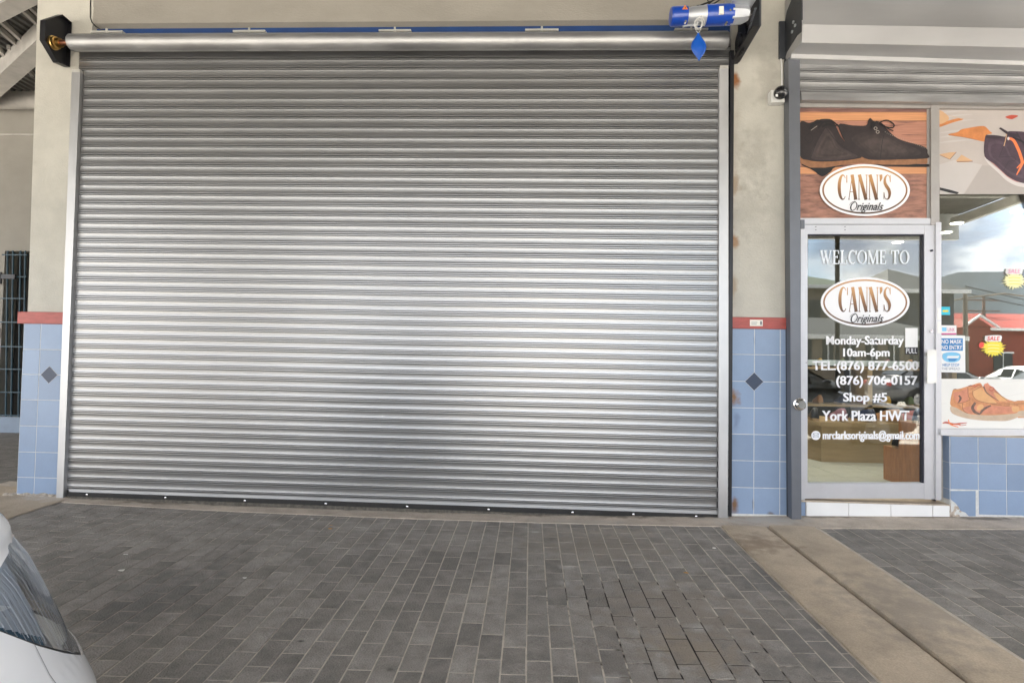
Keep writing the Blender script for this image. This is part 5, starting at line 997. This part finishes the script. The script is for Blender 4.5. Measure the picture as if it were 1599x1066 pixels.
# ================================================================== CARS
def car(x, y, rz, paint, label, group='cars parked in front of the shops', z0=None, scale=1.0, detail=True):
    z0 = (.0236*max(y, -7)-.055) if z0 is None else z0
    t = thing('parked_car', (x, y, z0), label, 'car', group); R3 = Matrix.Rotation(rz, 3, 'Z'); base = Vector((x, y, z0))
    f = lambda a, b, c: base+R3 @ (Vector((a, b, c))*scale)
    # body: stations from nose (x=0) to tail (x=-4.3)
    st_ = [(-.00, .50, .40, .52), (-.05, .66, .30, .60), (-.18, .76, .24, .66), (-.45, .82, .20, .74), (-.9, .845, .19, .84), (-1.3, .85, .19, .93), (-1.6, .85, .19, .97), (-2.4, .85, .19, .98), (-3.3, .85, .19, 1.0), (-3.8, .83, .20, 1.0), (-4.15, .78, .26, .96), (-4.27, .68, .34, .86), (-4.32, .55, .42, .70)]
    rings = []
    for sx, w, zb, zt in st_:
        r = []
        for k in range(20):
            a_ = 2*math.pi*(k+.5)/20; c, s = math.cos(a_), math.sin(a_); n = 3.6
            yy = w*math.copysign(abs(c)**(2/n), c); zz = (zb+zt)/2+(zt-zb)/2*math.copysign(abs(s)**(2/(n+(2 if s < 0 else 0))), s); r.append(f(sx, yy, zz))
        rings.append(r)
    part('body', MB().loft(rings), paint, t, 50)
    cab = [(-1.25, .66, .93, .94), (-1.75, .64, .93, 1.22), (-2.05, .60, .93, 1.38), (-2.5, .59, .93, 1.44), (-3.0, .58, .93, 1.42), (-3.45, .58, .93, 1.28), (-3.85, .60, .93, 1.02)]
    def cring(sx, w, zb, zt, g=0):
        wb = .77; return [f(sx, -wb+g, zb), f(sx, -wb+g, zb+.02), f(sx, -w+g, zt-.06), f(sx, -w+.08+g, zt+g), f(sx, 0, zt+.02+g), f(sx, w-.08-g, zt+g), f(sx, w-g, zt-.06), f(sx, wb-g, zb+.02), f(sx, wb-g, zb)]
    part('cabin', MB().loft([cring(*c) for c in cab]), paint, t, 35)
    # glass, laid just outside the cabin skin
    for sg in (1, -1):
        for a0, a1 in ((-1.72, -2.42), (-2.5, -3.35)):
            def top(sx):
                for (s0, w0, _, t0), (s1, w1, _, t1) in zip(cab, cab[1:]):
                    if s1 <= sx <= s0: k = (sx-s0)/(s1-s0); return w0+(w1-w0)*k, t0+(t1-t0)*k
                return cab[-1][1], cab[-1][3]
            row0, row1 = [], []
            for k in range(6):
                sx = a0+(a1-a0)*k/5; w, tt = top(sx); zl_, zh_ = .99, max(1.01, tt-.11)
                fy = lambda z: .77+(w-.77)*(z-.95)/(tt-.06-.95)
                row0.append(f(sx, sg*(fy(zl_)+.008), zl_)); row1.append(f(sx, sg*(fy(zh_)+.008), zh_))
            part('side_window', MB().grid([row0, row1]), 'carglass', t)
    part('windscreen', MB().add([f(-1.30, -.60, 1.0), f(-1.30, .60, 1.0), f(-1.98, .52, 1.375), f(-1.98, -.52, 1.375)], [(0, 1, 2, 3)]), 'carglass', t)
    part('rear_window', MB().add([f(-3.80, -.55, 1.085), f(-3.80, .55, 1.085), f(-3.46, .50, 1.30), f(-3.46, -.50, 1.30)], [(0, 1, 2, 3)]), 'carglass', t)
    for sx in (-.80, -3.42):
        for sg in (1, -1):
            mb = MB(); mb.cyl(f(sx, sg*.72, .31), f(sx, sg*.858, .31), .375*scale, 28); part('wheel_arch', mb, 'trim', t)
            mb = MB(); mb.cyl(f(sx, sg*.68, .305), f(sx, sg*.865, .305), 1, 28, prof=[(0, .30*scale), (.9, .305*scale), (1, .27*scale)]); w_ = part('wheel', mb, 'tyre', t, 40)
            mb = MB(); mb.cyl(f(sx, sg*.86, .305), f(sx, sg*.873, .305), .19*scale, 24)
            for q in range(5): a_ = 2*math.pi*q/5; c0 = f(sx+.10*math.cos(a_), sg*.872, .305+.10*math.sin(a_)); mb.ball(c0, .04*scale, 8)
            part('rim', mb, 'rim', w_)
    for sg in (1, -1):
        mb = MB(); mb.ball(f(-.16, sg*.62, .60), (.17, .17, .085), 14); part('headlight', mb, 'lamp_in', t, 60)
        mb = MB(); mb.ball(f(-4.22, sg*.62, .78), (.08, .14, .10), 12); part('tail_light', mb, 'redlens', t, 60)
        mb = MB(); mb.ball(f(-1.55, sg*.90, 1.0), (.10, .09, .07), 12); part('wing_mirror', mb, paint, t, 60)
    mb = MB(); mb.hexa([f(-.02, -.3, .36), f(.012, -.3, .36), f(.012, .3, .36), f(-.02, .3, .36), f(-.05, -.35, .47), f(.006, -.35, .47), f(.006, .35, .47), f(-.05, .35, .47)]); part('grille', mb, 'trim', t)
    return t
car(6.0, -5.3, 0, 'carsilver', 'silver hatchback parked side on to the shoe shop, seen in the door glass', z0=-.16)
car(11.5, -10.8, math.pi*.97, 'carwhite', 'white saloon parked across the lane, bonnet towards the left')
car(15.6, -15.0, 0, 'cargrey', 'grey saloon behind the white one')
car(24.0, -21, 0, 'carred', 'dark red car by the red roofed building')
car(19.5, -16.3, math.pi/2, 'carwhite', 'white car standing end on further right')
car(-7.2, -12.5, 0, 'cargrey', 'dark grey car parked behind the viewer to the left')
car(-11.5, -15.5, math.pi/2, 'carwhite', 'white car parked nose out behind the viewer')
# ---- the white car whose nose corner shows at the bottom left
wc = thing('parked_car', (-1.85, -5.0, -.12), 'white car whose right front corner and headlight fill the bottom left of the view', 'car', 'cars parked in front of the shops')
XC, WC, LC, NC = -1.86, .85, .62, 2.5
def plan(phi, yf, w=WC, l=LC):
    s, c = math.sin(phi), math.cos(phi); return Vector((XC+w*math.copysign(abs(s)**(2/NC), s), yf-l+l*abs(c)**(2/NC), 0))
def silh(yf, z):
    best = None
    for k in range(20, 86):
        p = plan(math.radians(k), yf); p.z = z; q = proj(p)
        if best is None or q[0] > best[0]: best = q
    return best
PR = []
yf, z = -3.0, .6
for tx, ty in [(0, 806), (8, 812), (16, 822), (20, 837), (36, 853), (54, 876), (70, 905), (92, 950), (108, 985), (118, 1010), (124, 1013), (136, 1036), (150, 1066), (163, 1110)]:
    for _ in range(60):
        q = silh(yf, z); yf += (tx-q[0])/900; z += (q[1]-ty)/1400
    PR.append((z, yf))
PR.sort()
PR = [(.10, PR[0][1]-.05), (.2, PR[0][1]+.0)]+PR
ztopc = PR[-1][0]
def yfz(z):
    if z <= PR[0][0]: return PR[0][1]
    for (a, b_), (c, d) in zip(PR, PR[1:]):
        if a <= z <= c: return b_+(d-b_)*(z-a)/(c-a)
    return PR[-1][1]
def cs(phi, z, off=0.0):
    p = plan(phi, yfz(z)-off, WC-off); p.z = z; return p
zA, zB = PR[0][0], ztopc
zsl = [z for z, _ in PR]
zlampTop = .5*(PR[-3][0]+PR[-4][0]); zlampBot = PR[-9-0][0] if len(PR) > 10 else .52
for (z_, y_), tgt in zip(PR[2:], reversed([(0, 806), (8, 812), (16, 822), (20, 837), (36, 853), (54, 876), (70, 905), (92, 950), (108, 985), (118, 1010), (124, 1013), (136, 1036), (150, 1066), (163, 1110)])):
    if tgt == (20, 837): zlampTop = z_
    if tgt == (124, 1013): zlampBot = z_
def lerp_tab(tab, x):
    if x <= tab[0][0]: (x0, y0), (x1, y1) = tab[0], tab[1]
    elif x >= tab[-1][0]: return tab[-1][1]
    else:
        for (x0, y0), (x1, y1) in zip(tab, tab[1:]):
            if x0 <= x <= x1: break
    return y0+(y1-y0)*(x-x0)/(x1-x0)
def edge_z(phi, tab, z):
    for _ in range(40):
        q = proj(cs(phi, z)); z += (q[1]-lerp_tab(tab, q[0]))*q[2]/F*.7
    return z
def phi_sil(z): return max(range(20, 89), key=lambda k: proj(cs(math.radians(k), z))[0])
PS = math.radians(phi_sil(.66)); LO = [(-60, 962), (0, 985), (60, 1008), (100, 1019), (122, 1022)]; HI = [(-60, 930), (0, 886), (14, 862), (20, 842)]
def zlo(phi):
    if phi < PS: return edge_z(PS, LO, .52)+.10*(PS-phi)
    return min(edge_z(min(phi, math.radians(84)), LO, .52), .70)
def zhi(phi):
    if phi < PS: return zlampTop-.10*(PS-phi)
    a_ = edge_z(min(phi, math.radians(84)), HI, .78); t = min(1, (phi-PS)/.12); return max(zlampTop*(1-t)+a_*t, zlo(phi)+.03)
PH = [math.radians(a_) for a_ in [-90, -75, -60, -45, -30, -15, 0, 8, 14, 20]+[21+i*.75 for i in range(93)]]
PH = [p for p in PH if p <= math.radians(90.001)]
PHL = [p for p in PH if p >= math.radians(19.9)]
def rowsbetween(phis, fa, fb, n, off=0.0, rib=0):
    R_s = []
    for i in range(n+1):
        R_s.append([cs(p, fa(p)+(fb(p)-fa(p))*i/n, off+(rib if rib and k % 2 else 0)) for k, p in enumerate(phis)])
    return R_s
Lamp = lambda p: p >= math.radians(19.9)
SIDE_Y = -7.2
mb = MB()
mb.grid(rowsbetween(PHL, lambda p: zA, zlo, 16)); mb.grid(rowsbetween(PHL, zhi, lambda p: zB, 8))
PF = [p for p in PH if p <= math.radians(20.1)]; mb.grid(rowsbetween(PF, lambda p: zA, lambda p: zB, 30))
# right flank back to the tail, bonnet top and cabin
zr_s = [zA+(zB-zA)*i/16 for i in range(17)]
mb.grid([[Vector((XC+WC, yfz(z)-LC, z)), Vector((XC+WC, -5.2, z+.05*(z > .6))), Vector((XC+WC, -6.6, z+.10*(z > .6))), Vector((XC+WC-.06, SIDE_Y, z+.10*(z > .6)))] for z in zr_s])
mb.grid([[Vector((XC-WC, yfz(z)-LC, z)), Vector((XC-WC, -5.2, z+.05*(z > .6))), Vector((XC-WC, SIDE_Y, z+.10*(z > .6)))] for z in zr_s])
topr = [cs(p, zB) for p in PH]; inn = [Vector((XC+(p.x-XC)*.86, min(p.y, -3.6)-.12, zB+.03)) for p in topr]; inn2 = [Vector((XC+(p.x-XC)*.9, -4.35, zB+.11)) for p in topr]
mb.grid([topr, inn, inn2])
mb.box(XC-WC+.02, XC+WC-.02, SIDE_Y, -4.35, .5, zB+.12)
part('body', mb, 'carwhite', wc, 40)
cabr = lambda y, zt, w: [Vector((XC-.8, y, zB+.10)), Vector((XC-w, y, zt)), Vector((XC, y, zt+.03)), Vector((XC+w, y, zt)), Vector((XC+.8, y, zB+.10))]
part('cabin', MB().loft([cabr(-4.5, zB+.12, .7), cabr(-5.1, 1.38, .6), cabr(-6.4, 1.40, .6), cabr(-7.1, 1.0, .66)]), 'carwhite', wc, 30)
for sg in (1, -1): part('side_window', MB().add([Vector((XC+sg*.80, -4.95, 1.0)), Vector((XC+sg*.80, -6.7, 1.0)), Vector((XC+sg*.655, -6.3, 1.31)), Vector((XC+sg*.655, -5.2, 1.31))], [(0, 1, 2, 3)]), 'carglass', wc)
part('windscreen', MB().add([Vector((XC-.66, -4.56, zB+.17)), Vector((XC+.66, -4.56, zB+.17)), Vector((XC+.56, -5.06, 1.37)), Vector((XC-.56, -5.06, 1.37))], [(0, 1, 2, 3)]), 'carglass', wc)
part('roof_panel', MB().loft([[Vector((XC-.56, y, z)), Vector((XC+.56, y, z)), Vector((XC+.56, y, z+.03)), Vector((XC-.56, y, z+.03))] for y, z in ((-5.1, 1.40), (-5.7, 1.425), (-6.4, 1.42))]), 'carwhite', wc)
# headlight: ribbed clear lens over a chrome bowl, dark seal along its lower edge
hl = part('headlight', MB().grid(rowsbetween(PHL, lambda p: zlo(p)+.004, lambda p: zhi(p)-.003, 14, .04, .007)), 'lamp_in', wc, 60, label='clear ribbed headlight on the right corner')
ins = lambda p: zlo(p)+.012
part('lens', MB().grid(rowsbetween(PHL, ins, lambda p: zhi(p)-.004, 18, .0045, .0022)), 'lens_glass', hl)
part('seal', MB().grid(rowsbetween(PHL, lambda p: zlo(p)-.002, lambda p: zlo(p)+.013, 2, .0045)), 'trim', hl)
mb = MB()
c = cs(math.radians(81), (zlo(1.4)+zhi(1.4))/2, .03); mb.ball(c, (.035, .05, .048), 20); part('bulb_dome', mb, 'chrome', hl, 60)
mb = MB(); mb.grid(rowsbetween([p for p in PHL if PS+.20 < p < PS+.34], lambda p: (zlo(p)*.45+zhi(p)*.55), lambda p: (zlo(p)*.45+zhi(p)*.55)+.22*(p-PS-.19), 3, .03)); part('inner_reflector', mb, 'whitep', hl)
for k in range(34):   # moulded ribs of the lens, each a thin raised line running up the lamp
    p_ = PS-.10+k*.021; w_ = .0014 if k % 3 else .0032; n_ = 12
    if p_ > math.radians(86): break
    rows = [[cs(p_, zlo(p_)+.014+(zhi(p_)-zlo(p_)-.022)*i/n_, -.0002)+d_ for d_ in (Vector((0, 0, 0)), Vector((-.1*w_, .0, 0)))] for i in range(n_+1)]
    rows = [[cs(p_-w_*.6, z_, -.0012), cs(p_+w_*.6, z_, -.0012)] for z_ in [zlo(p_)+.014+(zhi(p_)-zlo(p_)-.022)*i/n_ for i in range(n_+1)]]
    part('lens_rib', MB().grid(rows), 'lens_rib', hl)
mb = MB(); mb.grid(rowsbetween([p for p in PHL if PS+.10 < p < PS+.42], lambda p: zlo(p)+.02, lambda p: zlo(p)+.075, 3, .032, .005)); part('side_reflector', mb, 'lamp_teal', hl)
mb = MB(); mb.grid(rowsbetween([p for p in PHL if p < PS+.16], lambda p: zlo(p)+.013, lambda p: zlo(p)+.013+.12*min(1, max(.12, (PS+.18-p)/.3)), 6, .0035)); part('smoked_tip', mb, 'lamp_tip', hl)
# seam under the lamp
ps = math.radians(74); mb = MB(); mb.grid([[cs(ps+.012*k-.0, z_, -.0012) for k in (0, .25)] for z_ in [zA+(zlo(ps)-zA)*i/10 for i in range(11)]]); part('bumper_seam', mb, 'seam', wc)
for sg in (1, -1):
    for y in (-3.95, -6.3):
        mb = MB(); mb.cyl((XC+sg*.66, y, .17), (XC+sg*.858, y, .17), .31, 28); w_ = part('wheel', mb, 'tyre', wc); mb = MB(); mb.cyl((XC+sg*.85, y, .17), (XC+sg*.868, y, .17), .2, 20); part('rim', mb, 'rim', w_)
# ================================================================== ACROSS THE CAR PARK (seen in the glass and the steel)
def house(name, label, cat, x0, x1, y0, y1, zw, zr, wall, roof, hip=True, wins=4, over=.5):
    g_ = -.25; t = thing(name, ((x0+x1)/2, (y0+y1)/2, g_), label, cat)
    mb = MB(); mb.box(x0, x1, y0, y1, g_, zw); part('wall', mb, wall, t)
    a_, b_, c_, d_ = x0-over, x1+over, y0-over, y1+over; k = min(b_-a_, d_-c_)/2; ym_ = (c_+d_)/2; i_ = k if hip else 0
    mb = MB(); mb.add([(a_, c_, zw), (b_, c_, zw), (b_, d_, zw), (a_, d_, zw), (a_+i_, ym_, zr), (b_-i_, ym_, zr)], [(0, 1, 5, 4), (2, 3, 4, 5), (3, 0, 4), (1, 2, 5), (0, 3, 2, 1)]); part('roof', mb, roof, t)
    for k in range(wins):
        xm_ = x0+(x1-x0)*(k+.5)/wins; w = min(1.4, (x1-x0)/wins*.5); mb = MB(); zz0 = g_+1.2 if k % 3 != 1 else g_+.02; mb.box(xm_-w/2, xm_+w/2, y1, y1+.04, zz0, g_+2.5); wn = part('window' if k % 3 != 1 else 'door', mb, 'winglass', t)
        mb = MB(); mb.box(xm_-w/2-.08, xm_+w/2+.08, y1, y1+.08, g_+2.5, g_+2.62); mb.box(xm_-.03, xm_+.03, y1, y1+.06, zz0, g_+2.5); part('frame', mb, 'paint', wn)
        if zw > 5: mb = MB(); mb.box(xm_-w/2, xm_+w/2, y1, y1+.04, g_+3.8, g_+5.0); part('window', mb, 'winglass', t)
    mb = MB(); mb.box(a_, b_, d_-.02, d_+.03, zw-.2, zw); part('fascia', mb, 'paint', t)
    return t
def mirr(px, d): return (px-836)/891*(4.46+d)
house('plaza_building', 'two storey tan building with a green hipped roof across the car park', 'building', 12.5, 17.4, -36, -28, 5.55, 7.0, 'tanwall', 'greenroof')
house('plaza_building', 'dark walled building with a steep grey tiled hip roof', 'building', 18.6, 21.7, -32, -26, 5.1, 6.7, 'darkwall', 'greyroof', wins=3)
house('low_shop_row', 'long low shop row with a grey tiled roof in front of the two taller buildings', 'building', 9.5, 17.9, -25, -21, 2.45, 3.35, 'tanwall', 'greyroof', wins=9)
house('plaza_building', 'long cream single storey building behind the viewer', 'building', -30, -9, -62, -52, 3.8, 5.0, 'paint', 'greyroof', wins=14)
rh = house('red_roof_building', 'red roofed single storey building with red walls', 'building', 33.9, 60, -50, -40.4, 4.15, 5.7, 'redwall', 'redroof', hip=False, wins=8)
mb = MB(); mb.box(32.2, 34.1, -44, -39.7, -.25, 4.2); mb.prism([(32.0, -39.7, 4.15), (34.3, -39.7, 4.15), (33.1, -39.7, 4.95)], (0, -4.6, 0)); part('gable_wing', mb, 'redwall', rh)
for q in (((31.9, 4.05), (33.1, 4.95)), ((33.1, 4.95), (34.5, 4.05))):
    (xa_2, za_), (xb_2, zb2) = q; mb = MB(); mb.prism([(xa_2, -39.3, za_), (xb_2, -39.3, zb2), (xb_2, -39.3, zb2+.16), (xa_2, -39.3, za_+.16)], (0, -.15, 0)); part('barge_board', mb, 'paint', rh)
for k, (x, y, h) in enumerate(((25.2, -30, 5.8), (36.9, -44, 7.05), (-12, -30, 8))):
    t = thing('utility_pole', (x, y, -.25), ('brown timber street pole with a curved lamp arm', 'far utility pole with two crossarms', 'utility pole behind the viewer to the left')[k], 'pole'); mb = MB(); mb.cyl((x, y, -.3), (x, y, h), .16, 12, r2=.11); part('shaft', mb, 'pole', t, 40)
    if k == 0: mb = MB(); mb.tube([(x-2.1, y, h-1.6), (x-1.4, y, h-.9), (x, y, h-.6), (x+2.2, y, h-.3), (x+3.4, y, h-.45)], .05, 8); part('lamp_arm', mb, 'pole', t)
    else:
        for dz_ in (.3, 1.2): mb = MB(); mb.box(x-1.3, x+1.3, y-.06, y+.06, h-dz_-.1, h-dz_); part('crossarm', mb, 'pole', t)
t = thing('overhead_wire', (24, -32, 6), 'thin overhead wires strung between the poles', 'wire'); mb = MB()
for dz_ in (0, .4): mb.tube([(25.2+35*k/10, -30-2*k, 5.5+dz_-.6*math.sin(math.pi*k/10)) for k in range(11)], .03, 4)
part('wire', mb, 'cable', t)
def tree(x, y, h, r, label, seed):
    rnd = random.Random(seed); t = thing('tree', (x, y, -.25), label, 'tree'); mb = MB(); mb.cyl((x, y, -.3), (x+.1, y, h*.55), .16, 10, r2=.08)
    for k in range(5): a_ = k*1.26; mb.cyl((x, y, h*(.3+.05*k)), (x+r*.6*math.cos(a_), y+r*.6*math.sin(a_), h*(.6+.06*k)), .06, 6, r2=.02)
    part('trunk', mb, 'bark', t, 40); mb = MB(); cl = [(Vector((rnd.gauss(0, .45)*r, rnd.gauss(0, .45)*r, h*.72+rnd.gauss(0, .33)*r)), rnd.uniform(.25, .5)*r) for _ in range(16)]
    for c_, rr_ in cl:
        for _ in range(110):
            d = Vector((rnd.gauss(0, 1), rnd.gauss(0, 1), rnd.gauss(0, 1))).normalized()*rr_*rnd.uniform(.5, 1.1); p = Vector((x, y, 0))+c_+d; a_ = Vector((rnd.gauss(0, 1), rnd.gauss(0, 1), rnd.gauss(0, 1))).normalized()*.12; b_ = a_.orthogonal().normalized()*.07; mb.add([p-a_, p+b_, p+a_, p-b_], [(0, 1, 2, 3)])
    part('crown', mb, 'leaf', t)
tree(44, -38, 5.5, 2.2, 'bushy green tree in front of the red roofed building', 1); tree(55, -36, 6, 2.6, 'larger green tree to the right of the red roofed building', 2); tree(-16, -26, 6.5, 2.8, 'green tree behind the viewer on the left', 3); tree(30, -52, 8, 3, 'dark green tree rising behind the red gable', 4)
mb = MB(); rows = [[], [], [], []]
for i in range(121):
    a_ = math.radians(-180+i*3); xx = lambda r: r*math.cos(a_); yy_ = lambda r: r*math.sin(a_); az = math.degrees(math.atan2(math.sin(a_), math.cos(a_))); wz = min(1, max(.55, 1+(az+53)*.05)) if az < 0 else .8; h = wz*98+22*mnoise.fractal(Vector((math.cos(a_)*2.2, math.sin(a_)*2.2, 1)), 1, 2, 4)+8*mnoise.noise(Vector((math.cos(a_)*9, math.sin(a_)*9, 4)))
    for j, (r, k) in enumerate(((430, -.02), (520, .45), (620, .85), (760, 1))): rows[j].append((xx(r), yy_(r), h*k+(mnoise.noise(Vector((i*.7, j*3, 0)))*6 if j else -3)))
mb.grid(rows); struct('hills', mb, 'hill', 80)

# ------------------------------------------------------------------ bits of litter on the paving
flat('dry_leaf', (.48, .25, .07), .8, .2); flat('pale_scrap', (.7, .68, .62), .8)
for k, (px, py, s_, m_, lb) in enumerate(((516, 826, .022, 'dry_leaf', 'small yellow dry leaf on the paving close to the shutter'), (517, 821, .014, 'dry_leaf', 'thin curled leaf just above the small yellow one'), (1071, 895, .018, 'dry_leaf', 'orange leaf crumb on the right part of the paving'), (487, 811, .016, 'pale_scrap', 'pale paper scrap on the paving right of the car'), (197, 866, .020, 'pale_scrap', 'white scrap on the paving near the headlight, upper one'), (190, 891, .022, 'pale_scrap', 'white scrap on the paving near the headlight, lower one'), (382, 903, .014, 'pale_scrap', 'tiny white chip on the paving in front of the shutter'), (1115, 856, .020, 'pale_scrap', 'pale scrap on the paving beside the concrete strip'))):
    p = PG(px, py); rg = random.Random(k); a0 = rg.uniform(0, 6); pts_ = []
    for j in range(7): a_ = a0+2*math.pi*j/7; r_ = s_*rg.uniform(.45, 1); pts_.append(Vector((p.x+r_*math.cos(a_), p.y+r_*.7*math.sin(a_), p.z+.003+rg.uniform(0, .004))))
    mb = MB(); mb.prism(pts_, (0, 0, .0012)); o = part('dry_leaf' if m_ == 'dry_leaf' else 'paper_scrap', mb, m_, None, origin=p); tag(o, lb, 'leaf' if m_ == 'dry_leaf' else 'litter', 'bits of litter on the paving')
